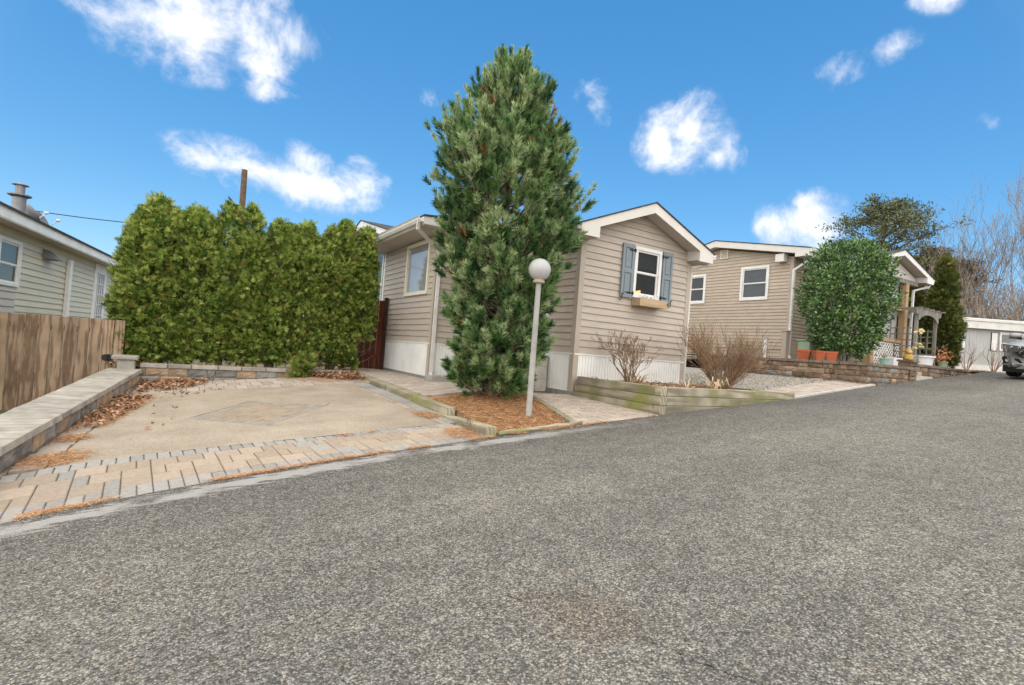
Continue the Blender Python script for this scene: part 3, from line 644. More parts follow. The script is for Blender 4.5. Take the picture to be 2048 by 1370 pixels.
# ------------------------------------------------------------------ walk with timber edging, pine bed
mb = MB(); 
def grid_sheet(mb, quad, zf, lift, n1=6, n2=6):
    A, B, C, E_ = quad
    for i in range(n1):
        for j in range(n2):
            def P_(s_, t_):
                x = lerp(lerp(A[0], B[0], s_), lerp(E_[0], C[0], s_), t_); y = lerp(lerp(A[1], B[1], s_), lerp(E_[1], C[1], s_), t_); return (x, y, zf(x, y)+lift)
            mb.quad(P_(i/n1, j/n2), P_((i+1)/n1, j/n2), P_((i+1)/n1, (j+1)/n2), P_(i/n1, (j+1)/n2))
grid_sheet(mb, [(3.2, 7.7), (6.1, 7.7), (6.1, 13.2), (3.2, 13.2)], Wk, -.03); grid_sheet(mb, [(4.5, 5.56), (6.12, 5.6), (6.12, 7.7), (4.5, 7.7)], Wk, -.03); grid_sheet(mb, [(3.2, 6.9), (4.5, 6.9), (4.5, 7.7), (3.2, 7.7)], Wk, -.03)
walk = structure('walkway', mb, 'paver_bed')
def bed_x(y): return 4.55 + .27*(y-5.55)                  # timber between the pine bed and the walk
y = 5.575; r_ = 0
while y < 7.75:
    x = bed_x(y)+.06 - (.0 if r_ % 2 else .11); x_end = 6.08
    while x < x_end-.05:
        xa = max(x, bed_x(y)+.06); xb = min(x+.225, x_end)
        if xb-xa > .05: lay(walk, 'paver_buff', xa, xb, y, y+.15, Wk, gap=.01)
        x += .225
    y += .15; r_ += 1
y = 8.0; r_ = 0
while y < 13.1:
    x = 3.33 - (.0 if r_ % 2 else .11); x_end = 4.30 if y > 10.3 else 5.0
    while x < x_end-.05:
        xa = max(x, 3.33); xb = min(x+.225, x_end)
        if xb-xa > .05: lay(walk, 'paver_buff', xa, xb, y, y+.17, Wk, gap=.01)
        x += .225
    y += .17; r_ += 1
t = thing('timber_edging', (3.2, 8, -1.0), 'weathered grey timbers edging the walk beside the driveway, ending at the road', 'edging')
def zt_lo(y): return zt_up(y)-.112 if y > 6.75 else lerp(-.964, -.925, (6.75-y)/1.19)
def timber_run(t, a, b, zf, h, xa, xb, ns=5):
    V = []
    for i in range(ns+1):
        y = lerp(a, b, i/ns); zz = zf(y); V += [(xa, y, zz-h), (xb, y, zz-h), (xb, y, zz), (xa, y, zz)]
    F = [(0, 1, 2, 3), (4*ns+3, 4*ns+2, 4*ns+1, 4*ns)]
    for i in range(ns):
        for k in range(4): F.append((4*i+k, 4*(i+1)+k, 4*(i+1)+(k+1) % 4, 4*i+(k+1) % 4))
    MB().add(V, F).build('timber', 'timber_y', t, bevel=.007)
for a, b in ((6.75, 8.05), (8.06, 9.35), (9.36, 10.65), (10.66, 11.92)): timber_run(t, a, b, zt_up, .11, 3.15, 3.29)
for a, b in ((5.56, 8.2), (8.21, 10.9)): timber_run(t, a, b, zt_lo, .16, 3.135, 3.285)
# bed surface
def bed_z(x, y): return Wk(x, y) - .035 + .05*math.exp(-((x-4.2)**2+(y-7.4)**2)/.6) + .012*mnoise.noise(Vector((x*4, y*4, 0)))
mb = MB(); grid_sheet(mb, [(3.22, 5.60), (4.60, 5.66), (5.15, 7.95), (3.22, 7.95)], bed_z, 0, 14, 16); mb.v = [(max(x, 3.262), y, z if x > 3.225 else -1.3) for x, y, z in mb.v]; bed = structure('pine_bed', mb, 'mulch')
t = thing('bed_timber', (4.85, 6.6, -.9), 'low mossy timber between the pine needle bed and the paved walk', 'edging')
pa, pb = Vector((4.55, 5.6, Wk(4.55, 5.6)+.005)), Vector((5.13, 7.75, -.70)); MB().obox(pa-Vector((.05, 0, .12)), (.10, -.01, 0), pb-pa, (0, 0, .13)).build('timber', 'timber_y', t, bevel=.008)
t = thing('bed_log', (3.9, 5.55, -1.0), 'thin weathered log edging the pine needle bed along the road', 'edging')
pts = [(lerp(3.30, 4.62, i/9), lerp(5.535, 5.60, i/9)+.008*math.sin(i*1.7), R(lerp(3.3, 4.62, i/9))+.022+.006*math.sin(i*2.3)) for i in range(10)]
MB().tube(pts, [.030+.004*math.sin(i*1.3) for i in range(10)], 7).build('log', 'timber_x', t, smooth=True)

# ------------------------------------------------------------------ timber planter by the gable
t = thing('timber_planter', (6.2, 5.7, R(6.1)), 'raised planter bed of stacked mossy landscape timbers beside the road', 'planter')
TH = .142; ZT = -.362; x0, x1, y0, y1 = 6.10, 9.59, 5.605, 7.62
for c in range(3):
    zb = ZT-TH*(c+1)+.002; zt_ = ZT-TH*c
    if c % 2 == 0: sy, fx = y0+TH+.003, x0                     # front runs through at the corner
    else: sy, fx = y0, x0+TH+.003
    MB().box(x0, x0+TH, sy, y1+.05*c, zb, zt_).build('timber', 'timber_y', t, bevel=.009)
    if c % 2 == 0 : MB().box(x0+.004, x0+TH, y0+.006, y0+TH-.002, zb, zt_).build('timber', 'timber_y', t, bevel=.009); fx = x0+TH+.003
    ends = {0: ((fx, 8.42), (8.425, x1)), 1: ((fx, 8.05), (8.055, 9.3)), 2: ((fx, 8.9),)}[c]
    for a, b in ends: MB().box(a, b, y0, y0+TH, zb, zt_).build('timber', 'timber_x', t, bevel=.009)
MB().box(9.35, 9.49, y0+TH+.004, 7.2, ZT-TH, ZT-.02).build('timber', 'timber_y', t, bevel=.009)
mb = MB(); grid_sheet(mb, [(x0+.1, y0+.1), (x1-.12, y0+.1), (x1-.12, 7.76), (x0+.1, 7.76)], lambda x, y: ZT-.05+.03*mnoise.noise(Vector((x*3, y*3, 2))), 0, 16, 10); mb.build('soil', 'soil', t)

# ------------------------------------------------------------------ second drive: gravel, paver strip, kerb, retaining wall of the neighbour
D2 = lambda x, y: R(x)+.012+.012*(y-5.8)
mb = MB(); grid_sheet(mb, [(9.45, 6.3), (13.25, 6.5), (13.25, 14), (9.45, 14)], D2, 0, 8, 8); structure('gravel_drive', mb, 'gravel_bed')
mb = MB(); grid_sheet(mb, [(9.5, 5.62), (13.2, 5.92), (13.3, 6.9), (9.5, 6.5)], lambda x, y: D2(x, y)-.012, 0, 8, 3); pstrip = structure('paver_strip', mb, 'paver_bed')
for r_ in range(5):
    x = 9.6 - (.11 if r_ % 2 else 0)
    while x < 13.15:
        y = lerp(5.66, 6.0, (x-9.5)/3.7)+.10+r_*.155; lay(pstrip, 'paver_buff', x, x+.225, y, y+.155, lambda a, b: D2(a, b)+.012, gap=.01); x += .225
mb = MB(); V = []
for i in range(13):
    x = lerp(9.6, 13.3, i/12); y = YE(x)+.012; V += [(x, y, R(x)-.1), (x, y, R(x)+.03), (x, y+.10, R(x)+.03), (x, y+.10, R(x)-.1)]
F = [(0, 1, 2, 3), (51, 50, 49, 48)]
for i in range(12):
    for k in range(3): F.append((4*i+k, 4*i+k+4, 4*i+k+5, 4*i+k+1))
structure('kerb', MB().add(V, F), 'concrete_pale')
N_ = 2600; P = np.empty((N_, 3)); P[:, 0] = rng.uniform(9.6, 13.15, N_); P[:, 1] = rng.uniform(6.5, 9.8, N_); P[:, 2] = [D2(x, y)+.006 for x, y in P[:, :2]]
oc = np.array([(1,0,0),(-1,0,0),(0,1,0),(0,-1,0),(0,0,1),(0,0,-1)], float); of = np.array([(0,2,4),(2,1,4),(1,3,4),(3,0,4),(2,0,5),(1,2,5),(3,1,5),(0,3,5)])
S_ = rng.uniform(.009, .022, (N_, 1, 3)); VV = (P[:, None, :] + oc[None]*S_ + rng.uniform(-.004, .004, (N_, 6, 3))).reshape(-1, 3); FF = (of[None] + 6*np.arange(N_)[:, None, None]).reshape(-1, 3)
tag(fast('gravel', VV, FF, 'gravel_stone'), 'pale grey gravel spread over the neighbour\'s parking strip', 'gravel', kind='stuff')

t = thing('garden_wall', (13.3, 6.1, R(13.3)), 'long brown stone-block retaining wall under the holly beside the gravel', 'wall', 'block walls')
MB_ = (('block_brown', 'block_tan', 'block_grey'), (.72, .13, .15))
block_wall(t, (13.2, 10.6, 0), (0, -1, 0), (-1, 0, 0), 4.55, lambda s_: .355, 4, .125, MB_, 'cap_brown', .26, seed=21, lens=(.22, .38), caplen=.36)
block_wall(t, (13.2, 6.05, 0), (1, .02, 0), (.02, -1, 0), 2.1, lambda s_: .356+.004*s_, 4, .125, MB_, 'cap_brown', .26, seed=22, lens=(.22, .38), caplen=.36)
t = thing('wall_pier', (15.45, 6.2, R(15.4)), 'brown block pier ending the long retaining wall, gold ornament on top', 'pillar')
for c in range(5): unit('block', BLOCK['block_brown'][c], 'block_brown', t, (15.42, 6.04, -.10+.118*c), (.30, 0, 0), (0, .30, 0), (0, 0, .114))
unit('cap_stone', CAP['cap_brown'][1], 'cap_brown', t, (15.42, 6.19, .492), (.36, 0, 0), (0, .36, 0), (0, 0, .05))
t = thing('garden_wall', (17.5, 6.2, R(17.5)), 'low dark block wall beside the lane in front of the arbor and arborvitae', 'wall', 'block walls')
block_wall(t, (15.95, 6.22, 0), (1, .035, 0), (.035, -1, 0), 3.6, lambda s_: .475, 3, .13, MB_, 'cap_brown', .24, seed=25, lens=(.22, .38), caplen=.4)
MB().box(15.6, 16.5, 6.05, 6.9, -.1, .17).build('slab', 'concrete_pale', None); o_ = bpy.data.objects['slab']; o_.name = 'front_step'; o_['kind'] = 'structure'
mb = MB(); mb.poly([(13.3, 6.12, .335), (15.9, 6.2, .335), (19.6, 6.4, .43), (24, 7.2, .6), (26, 16, .6), (13.3, 16, .34)]); structure('neighbour_yard', mb, 'soil')
mb = MB(); mb.poly([(26, 8.05, R(26)+.02), (30, 11.55, R(30)+.02), (33, 15.05, R(33)+.02), (34.6, 13.6, R(34)+.02), (37.2, 10.5, R(37)+.02), (48, 3.1, R(48)+.02), (60, 3, R(60)), (60, 40, 1.2), (26, 40, .75)]); structure('far_verge', mb, 'lane_dirt')

# ------------------------------------------------------------------ house building blocks
def siding(parent, o, ux, nrm, z0, z1, left, right, exp=.127, openings=(), m='siding_tan', name='siding_plank', proud=.020):
    """lapped siding, each course its own plank; s runs along ux from o; left(z)/right(z) bound it; openings (s0,s1,z0,z1)"""
    o = Vector(o); ux = Vector(ux).normalized(); n_ = Vector(nrm).normalized(); c = 0; z = z0
    while z < z1-.01:
        zt_ = min(z+exp, z1); cuts = sorted({z, zt_} | {q for op in openings for q in op[2:] if z < q < zt_})
        off = lambda q: proud*(1-(q-z)/exp)+.002; act = sorted(op for op in openings if op[2] < zt_-.002 and op[3] > z+.002); pieces = {}
        for a, b in zip(cuts, cuts[1:]):
            la, lb, ra, rb = left(a), left(b), right(a), right(b); mid = (a+b)/2
            if ra-la < .02: continue
            if rb < lb: lb = rb = (lb+rb)/2
            edges = [None]+[x_ for op in act for x_ in op[:2]]+[None]
            for k in range(len(edges)-1):
                if k % 2 == 1:
                    op = act[k//2]
                    if op[2] < mid < op[3]: continue
                A0, B0 = (la, lb) if edges[k] is None else (edges[k],)*2; A1, B1 = (ra, rb) if edges[k+1] is None else (edges[k+1],)*2
                if A1-A0 < .01 and B1-B0 < .01: continue
                mb = pieces.setdefault(k, MB()); P = lambda s_, q, f: o + ux*s_ + Vector((0, 0, q-o.z)) + n_*f
                if a == z: mb.add([P(A0, a, 0), P(A1, a, 0), P(A1, a, off(a)), P(A0, a, off(a)), P(B1, b, off(b)), P(B0, b, off(b))], [(0, 1, 2, 3), (3, 2, 4, 5)])
                else: mb.quad(P(A0, a, off(a)), P(A1, a, off(a)), P(B1, b, off(b)), P(B0, b, off(b)))
        for mb in pieces.values(): mb.build(name, m, parent)
        z += exp; c += 1
def skirt(parent, o, ux, nrm, L_, z0, z1, m='white_dirty', pitch=.07):
    """ribbed vinyl skirting with a top rail and a sill board"""
    o = Vector(o); ux = Vector(ux); n_ = Vector(nrm); mb = MB(); s_ = 0; up = Vector((0, 0, 1))
    P = lambda a, z, f: o + ux*a + Vector((0, 0, z-o.z)) + n_*f
    while s_ < L_-.004:
        e = min(s_+pitch, L_); g = .009
        mb.quad(P(s_, z0, .012), P(e-g, z0, .012), P(e-g, z1, .012), P(s_, z1, .012)); mb.quad(P(e-g, z0, .003), P(e, z0, .003), P(e, z1, .003), P(e-g, z1, .003))
        mb.quad(P(e-g, z0, .012), P(e-g, z0, .003), P(e-g, z1, .003), P(e-g, z1, .012)); mb.quad(P(e, z0, .003), P(e, z0, .012), P(e, z1, .012), P(e, z1, .003)); s_ = e
    mb.build('skirting', m, parent)
    MB().obox(P(0, z1-.03, 0), ux*L_, n_*.024, up*.028).build('skirting_rail', 'white_paint', parent)
def window(parent, o, ux, nrm, s0, s1, z0, z1, frame='white_paint', fw=.065, glassm='window_glass', back='screen_dark', depth=.05, meet=.5, split=True, sill=True):
    """double-hung window: casing, two sashes with their panes"""
    o = Vector(o); ux = Vector(ux).normalized(); n_ = Vector(nrm).normalized(); up = Vector((0, 0, 1))
    P = lambda a, z, f: o + ux*a + Vector((0, 0, z-o.z)) + n_*f
    w = MB()
    for a, b, c, d in ((s0, s1, z1-fw, z1), (s0, s1, z0, z0+fw), (s0, s0+fw, z0+fw, z1-fw), (s1-fw, s1, z0+fw, z1-fw)):
        w.obox(P(a, c, -.03), ux*(b-a), n_*(depth+.03), up*(d-c))
    wo = w.build('window', frame, parent)
    a, b, c, d = s0+fw, s1-fw, z0+fw, z1-fw; zm = lerp(c, d, meet); sw = .035
    if split:
        for q0, q1, f in ((zm-.012, d, .026), (c, zm+.012, .012)):
            sm = MB()
            for aa, bb, cc, dd in ((a, b, q1-sw, q1), (a, b, q0, q0+sw), (a, a+sw, q0+sw, q1-sw), (b-sw, b, q0+sw, q1-sw)): sm.obox(P(aa, cc, f-.02), ux*(bb-aa), n_*.02, up*(dd-cc))
            so = sm.build('sash', frame, wo); so2 = MB().quad(P(a+sw-.004, q0+sw-.004, f-.012), P(b-sw+.004, q0+sw-.004, f-.012), P(b-sw+.004, q1-sw+.004, f-.012), P(a+sw-.004, q1-sw+.004, f-.012)).build('pane', glassm, wo)
    else:
        MB().quad(P(a-.004, c-.004, .005), P(b+.004, c-.004, .005), P(b+.004, d+.004, .005), P(a-.004, d+.004, .005)).build('pane', glassm, wo)
    if back: MB().quad(P(a, c, -.025), P(b, c, -.025), P(b, d, -.025), P(a, d, -.025)).build('blind', back, wo)
    return wo
def downspout(parent, pts, m='gutter_white', w=.065): 
    mb = MB()
    for p, q in zip(pts, pts[1:]): 
        d = (Vector(q)-Vector(p)).normalized()*.02; mb.bar(Vector(p)-d, Vector(q)+d, w, w*.8)
    return mb.build('downspout', m, parent)
def gutter(parent, p, q, out, m='gutter_white'):
    """K-style trough; p-q is the fascia line at the top back edge, out the outward direction"""
    p, q, n_ = Vector(p), Vector(q), Vector(out).normalized(); prof = [(0, 0), (0, -.11), (.07, -.11), (.10, -.06), (.10, -.03), (.125, 0), (.115, 0), (.09, -.03), (.09, -.055), (.065, -.10), (.01, -.10), (.01, 0)]
    mb = MB(); mb.prism([p+n_*a+Vector((0, 0, b)) for a, b in prof], q-p); return mb.build('gutter', m, parent)
def corner(parent, x, y, sx, sy, z0, z1, w=.095, m='siding_tan_trim', th=.022):
    """outside corner post; sx, sy: direction towards the outside"""
    mb = MB(); a = x+sx*th; b = y+sy*th
    mb.box(min(a, a-sx*(w+th)), max(a, a-sx*(w+th)), min(y+sy*.002, b), max(y+sy*.002, b), z0, z1); mb.box(min(x+sx*.002, a), max(x+sx*.002, a), min(y-sy*w, y+sy*.001), max(y-sy*w, y+sy*.001), z0, z1)
    return mb.build('corner_post', m, parent)
def gable_roof(parent, axis, c, half, eave_z, ridge_z, a0, a1, th=.20, fascia_m='fascia', over=.06, soff=True, cut=None):
    """axis 'y': ridge along Y centred on x=c from a0 (shown gable end) to a1; eaves at c +- half. axis 'x': the same along X"""
    def P(s_, a, z): return (c+s_, a, z) if axis == 'y' else (a, c+s_, z)
    k = (ridge_z-eave_z)/half; sh = .028; H0, E0 = half, eave_z
    for sg in (-1, 1):
        half, eave_z = (cut, ridge_z-k*cut) if cut and sg < 0 else (H0, E0)
        mb = MB(); mb.prism([P(0, a0-.02, ridge_z+sh), P(sg*(half+.02), a0-.02, eave_z-.02*k+sh), P(sg*(half+.02), a0-.02, eave_z-.02*k+.003), P(0, a0-.02, ridge_z+.003)], Vector(P(0, a1, 0))-Vector(P(0, a0-.02, 0)))
        mb.build('roof_slope', 'shingle', parent)
    for sg in (-1, 1):      # rake fascia and the sloping soffit behind it
        half, eave_z = (cut, ridge_z-k*cut) if cut and sg < 0 else (H0, E0)
        mb = MB(); mb.prism([P(0, a0, ridge_z), P(sg*half, a0, eave_z), P(sg*half, a0, eave_z-th), P(sg*(half-.42), a0, eave_z-th), P(sg*(half-.42), a0, eave_z+.42*k-th+.035), P(0, a0, ridge_z-th+.01)], Vector(P(0, .03, 0))-Vector(P(0, 0, 0)) )
        mb.build('rake_fascia', fascia_m, parent)
        if soff:
            z_in = ridge_z-th+.03
            mb = MB(); mb.quad(P(0, a0+.03, z_in), P(sg*(half-.42), a0+.03, eave_z+.42*k-th+.055), P(sg*(half-.42), a0+.55, eave_z+.42*k-th+.055), P(0, a0+.55, z_in)); mb.build('rake_soffit', 'soffit', parent)
        MB().quad(P(sg*(half-.42), a0+.03, eave_z-th+.005), P(sg*(half-.42), a0+.55, eave_z-th+.005), P(sg*(half-.42), a0+.55, eave_z+.42*k-th+.06), P(sg*(half-.42), a0+.03, eave_z+.42*k-th+.06)).build('eave_return', fascia_m, parent)
        # boxed eave return and the level soffit along the side
        mb = MB(); mb.box(*sorted((P(sg*half, 0, 0)[0], P(sg*(half-.42), 0, 0)[0])), a0+.031, a1, eave_z-th+.004, eave_z-th+.02) if axis == 'y' else mb.box(a0+.031, a1, *sorted((c+sg*half, c+sg*(half-.42))), eave_z-th+.004, eave_z-th+.02)
        mb.build('eave_soffit', 'soffit', parent)
        mb = MB(); q = sorted((c+sg*half, c+sg*(half-.025)))
        mb.box(*q, a0+.031, a1, eave_z-th+.022, eave_z-.006) if axis == 'y' else mb.box(a0+.031, a1, *q, eave_z-th+.022, eave_z-.006)
        mb.build('eave_fascia', fascia_m, parent)

# ------------------------------------------------------------------ main house
H = thing('main_house', (7.575, 9, -.72), 'tan vinyl-sided house with blue shutters on its gable, behind the pine tree', 'house')
X0, X1, YG, ZS = 6.10, 9.05, 7.76, .055
RZ, EZ, HALF, CX = 3.075, 2.36, 1.775, 7.575; kk = (RZ-EZ)/HALF
gl = lambda z: max(X0, CX-(RZ-.17-z)/kk) - X0 if z > EZ-.2 else 0.0
gr = lambda z: min(X1, CX+(RZ-.17-z)/kk) - X0 if z > EZ-.2 else X1-X0
WIN = (7.405-X0, 8.145-X0, 1.245, 2.255)
siding(H, (X0, YG, 0), (1, 0, 0), (0, -1, 0), ZS, RZ-.2, gl, gr, openings=(WIN,))
skirt(H, (X0, YG, 0), (1, 0, 0), (0, -1, 0), X1-X0, -.70, ZS)
siding(H, (X0, 12.0, 0), (0, -1, 0), (-1, 0, 0), ZS, 2.24, lambda z: 0, lambda z: 12.0-YG)
skirt(H, (X0, 12.0, 0), (0, -1, 0), (-1, 0, 0), 12.0-YG, -.70, ZS)
siding(H, (X1, YG, 0), (0, 1, 0), (1, 0, 0), ZS, 2.24, lambda z: 0, lambda z: 8.0)
skirt(H, (X1, YG, 0), (0, 1, 0), (1, 0, 0), 8.0, -.70, ZS)
MB().box(X0-.03, X0+.012, YG+.03, 10.2, -.80, -.655).build('sill_board', 'wood_grey', H)
MB().box(X0-.028, X1, YG-.03, YG+.012, -.80, -.657).build('sill_board', 'wood_grey', H)
corner(H, X0, YG, -1, -1, -.70, 2.24); corner(H, X1, YG, 1, -1, -.70, 2.24)
gable_roof(H, 'y', CX, HALF, EZ, RZ, 7.42, 17.5)
gutter(H, (CX-HALF-.001, 7.43, EZ), (CX-HALF-.001, 10.2, EZ), (-1, 0, 0)); gutter(H, (CX+HALF+.001, 7.43, EZ), (CX+HALF+.001, 17, EZ), (1, 0, 0))
downspout(H, [(9.40, 7.56, EZ-.10), (9.40, 7.60, EZ-.20), (9.13, 7.80, EZ-.34), (9.125, 7.80, -.62)])
# kitchen window with a shallow lit recess behind the glass
wo = window(H, (X0, YG, 0), (1, 0, 0), (0, -1, 0), *WIN, back=None, glassm='clear_glass')
rx0, rx1, rz0, rz1 = 7.405, 8.145, 1.245, 2.255
mb = MB(); yb = YG+.55
mb.quad((rx0-.25, yb, rz0-.1), (rx1+.25, yb, rz0-.1), (rx1+.25, yb, rz1+.1), (rx0-.25, yb, rz1+.1)); mb.quad((rx0-.25, YG+.03, rz0), (rx1+.25, YG+.03, rz0), (rx1+.25, yb, rz0), (rx0-.25, yb, rz0))
mb.quad((rx0-.25, YG+.03, rz1), (rx1+.25, YG+.03, rz1), (rx1+.25, yb, rz1), (rx0-.25, yb, rz1)); mb.quad((rx0-.25, YG+.03, rz0), (rx0-.25, yb, rz0), (rx0-.25, yb, rz1), (rx0-.25, YG+.03, rz1)); mb.quad((rx1+.25, YG+.03, rz0), (rx1+.25, yb, rz0), (rx1+.25, yb, rz1), (rx1+.25, YG+.03, rz1))
M('room_dark', (.10, .09, .075), (.13, .12, .10), 3, rough=.9); mb.build('kitchen_recess', 'room_dark', H)
mb = MB()
for k in range(15): z = rz0+.62+k*.024; mb.quad((rx0+.07, YG+.035, z), (rx1-.07, YG+.035, z), (rx1-.07, YG+.055, z+.008), (rx0+.07, YG+.055, z+.008))
mb.build('blind', 'blind_grey', wo)
glow = bpy.data.materials.new('cabinet_glow'); glow.use_nodes = True; gn = glow.node_tree.nodes['Principled BSDF']; gn.inputs['Emission Color'].default_value = (1, .66, .16, 1); gn.inputs['Emission Strength'].default_value = 1.1; gn.inputs['Base Color'].default_value = (.7, .5, .2, 1); MAT['cabinet_glow'] = glow
MB().prism([(7.60, YG+.40, 1.335), (8.05, YG+.40, 1.40), (8.05, YG+.40, 1.48), (7.60, YG+.40, 1.375)], (0, .03, 0)).build('cabinet_lamp', 'cabinet_glow', H)
# shutters
for sx0, sx1, hin in ((7.075, 7.375, 1), (8.175, 8.465, -1)):
    z0, z1 = 1.215, 2.265; y = YG-.022; sh = MB().box(sx0, sx1, y-.022, y, z0, z1).build('shutter', 'shutter_blue', H, bevel=.004)
    w = .055; zm = (z0+z1)/2
    for a, b, c, d in ((sx0, sx0+w, z0, z1), (sx1-w, sx1, z0, z1), (sx0+w, sx1-w, z0, z0+.075), (sx0+w, sx1-w, z1-.075, z1), (sx0+w, sx1-w, zm-.04, zm+.04)): MB().box(a+.001, b-.001, y-.040, y-.0225, c+.001, d-.001).build('shutter_rail', 'shutter_blue', sh)
    for c, d in ((z0+.075, zm-.04), (zm+.04, z1-.075)): MB().box(sx0+w+.03, sx1-w-.03, y-.034, y-.0225, c+.03, d-.03).build('shutter_panel', 'shutter_blue', sh, bevel=.005)
    for z in (z0+.10, z1-.11):
        xa = sx1 if hin > 0 else sx0; mb = MB(); mb.obox((xa+.02*hin, y-.048, z-.012), (-.16*hin, 0, 0), (0, .008, 0), (0, 0, .026)); mb.lathe([(.018, -.03), (.018, .03)], (xa+.01*hin, y-.045, z), 8); mb.build('strap_hinge', 'iron_black', sh)
    xc = sx0-.0 if hin > 0 else sx1-.04
    MB().tube([(xc+.07, y-.055, z0+.06), (xc+.04, y-.06, z0+.075), (xc+.015, y-.06, z0+.03), (xc+.03, y-.06, z0-.02), (xc+.0, y-.06, z0-.06), (xc-.03, y-.055, z0-.075), (xc-.05, y-.05, z0-.04)], .008, 6).build('shutter_dog', 'iron_black', sh)
# wooden flower box
fb = MB(); bx0, bx1, by0, by1, bz0, bz1 = 7.41, 8.15, 7.50, 7.735, 1.075, 1.225
for q in ((bx0, bx1, by0, by0+.02, bz0, bz1), (bx0, bx1, by1-.02, by1, bz0, bz1), (bx0, bx0+.02, by0+.0205, by1-.0205, bz0, bz1), (bx1-.02, bx1, by0+.0205, by1-.0205, bz0, bz1), (bx0+.021, bx1-.021, by0+.021, by1-.021, bz0, bz0+.02)): fb.box(*q)
fbo = fb.build('flower_box', 'cedar_new', H); fbo['label'] = 'new cedar flower box below the kitchen window'
MB().box(bx0+.022, bx1-.022, by0+.022, by1-.022, bz0+.021, bz1-.03).build('box_soil', 'soil', fbo)
mb = MB()
for k in range(22):
    p = Vector((random.uniform(7.55, 8.0), random.uniform(7.55, 7.68), bz1-.03)); d = Vector((random.uniform(-.06, .06), random.uniform(-.05, .05), random.uniform(.04, .11))); mb.tube([p, p+d*.6, p+d+Vector((random.uniform(-.02, .02), 0, -.01))], [.003, .0025, .001], 3); q = p+d
    for j in range(2): a = Vector((random.uniform(-.02, .02), random.uniform(-.02, .02), .004)); b = Vector((random.uniform(-.015, .015), random.uniform(-.015, .015), random.uniform(-.01, .01))); mb.quad(q, q+a, q+a+b, q+b)
mb.build('seedlings', 'holly_leaf', fbo)

# bump-out room on the left
XB, Y0B, Y1B = 4.33, 10.31, 13.75
PW = (Y1B-12.02, Y1B-10.64, 1.08, 2.26)
siding(H, (XB, Y1B, 0), (0, -1, 0), (-1, 0, 0), .045, 2.33, lambda z: 0, lambda z: Y1B-Y0B, openings=(PW,))
skirt(H, (XB, Y1B, 0), (0, -1, 0), (-1, 0, 0), Y1B-Y0B, -.70, .045)
siding(H, (XB, Y0B, 0), (1, 0, 0), (0, -1, 0), .045, 2.33, lambda z: 0, lambda z: X0-XB); skirt(H, (XB, Y0B, 0), (1, 0, 0), (0, -1, 0), X0-XB, -.70, .045)
MB().box(XB-.03, XB+.01, Y0B+.02, Y1B, -.80, -.66).build('sill_board', 'wood_grey', H)
corner(H, XB, Y0B, -1, -1, -.74, 2.33); corner(H, XB, Y1B, -1, 1, -.70, 2.33, m='white_paint')
window(H, (XB, Y1B, 0), (0, -1, 0), (-1, 0, 0), *PW, frame='cream_trim', fw=.075, glassm='picture_glass', back=None, split=False)
# low roof with a deep soffit
ex, ey = 3.76, 9.72
MB().box(ex, X0+.3, ey, Y1B+.25, 2.31, 2.325).build('eave_soffit', 'soffit', H)
MB().prism([(ex-.02, ey-.02, 2.475), (X0+.5, ey-.02, 2.72), (X0+.5, ey-.02, 2.75), (ex-.02, ey-.02, 2.505)], (0, Y1B+.3-ey, 0)).build('roof_slope', 'shingle', H)
MB().prism([(ex, ey, 2.315), (X0+.3, ey, 2.315), (X0+.3, ey, 2.695), (ex, ey, 2.47)], (0, .025, 0)).build('rake_fascia', 'fascia', H)
MB().box(ex, ex+.025, ey+.026, Y1B+.25, 2.33, 2.47).build('eave_fascia', 'fascia', H)
gutter(H, (ex-.001, ey+.01, 2.468), (ex-.001, Y1B+.2, 2.468), (-1, 0, 0))
downspout(H, [(3.70, 9.86, 2.37), (3.70, 9.88, 2.24), (4.28, 10.23, 1.98), (4.36, 10.24, 1.86), (4.36, 10.24, -.60), (4.30, 10.12, -.66)])
# front door behind the pine, with its steps
MB().box(X0-.05, X0-.004, 8.62, 9.62, .02, 2.12).build('door', 'white_paint', H)
do = [o for o in bpy.data.objects if o.name.startswith('door')][0]
for a, b in ((.15, .85), (1.0, 1.9)):
    for c, d in ((8.72, 9.08), (9.16, 9.52)): MB().box(X0-.062, X0-.0505, c, d, a, b).build('door_panel', 'white_paint', do, bevel=.004)
MB().lathe([(.0, 0), (.03, .01), (.03, .03), (0, .045)], (X0-.05, 8.70, 1.02), 10, (-1, 0, 0)).build('handle', 'lamp_collar', do)
st = thing('entry_steps', (5.7, 9.1, -.72), 'pale concrete entry steps at the house wall behind the pine', 'steps')
for k in range(3): MB().box(5.02+.3*k, 6.06, 8.5+.004*k, 9.75-.004*k, -.74+.24*k+(.001 if k else 0), -.74+.24*(k+1)).build('step', 'concrete_pale', st, bevel=.01)
t_ = thing('stone_block', (4.35, 9.95, -.72), 'grey concrete splash block under the downspout of the house corner', 'block')
MB().box(4.15, 4.62, 9.72, 10.05, -.74, -.60).build('block', 'concrete_grey', t_, bevel=.015)

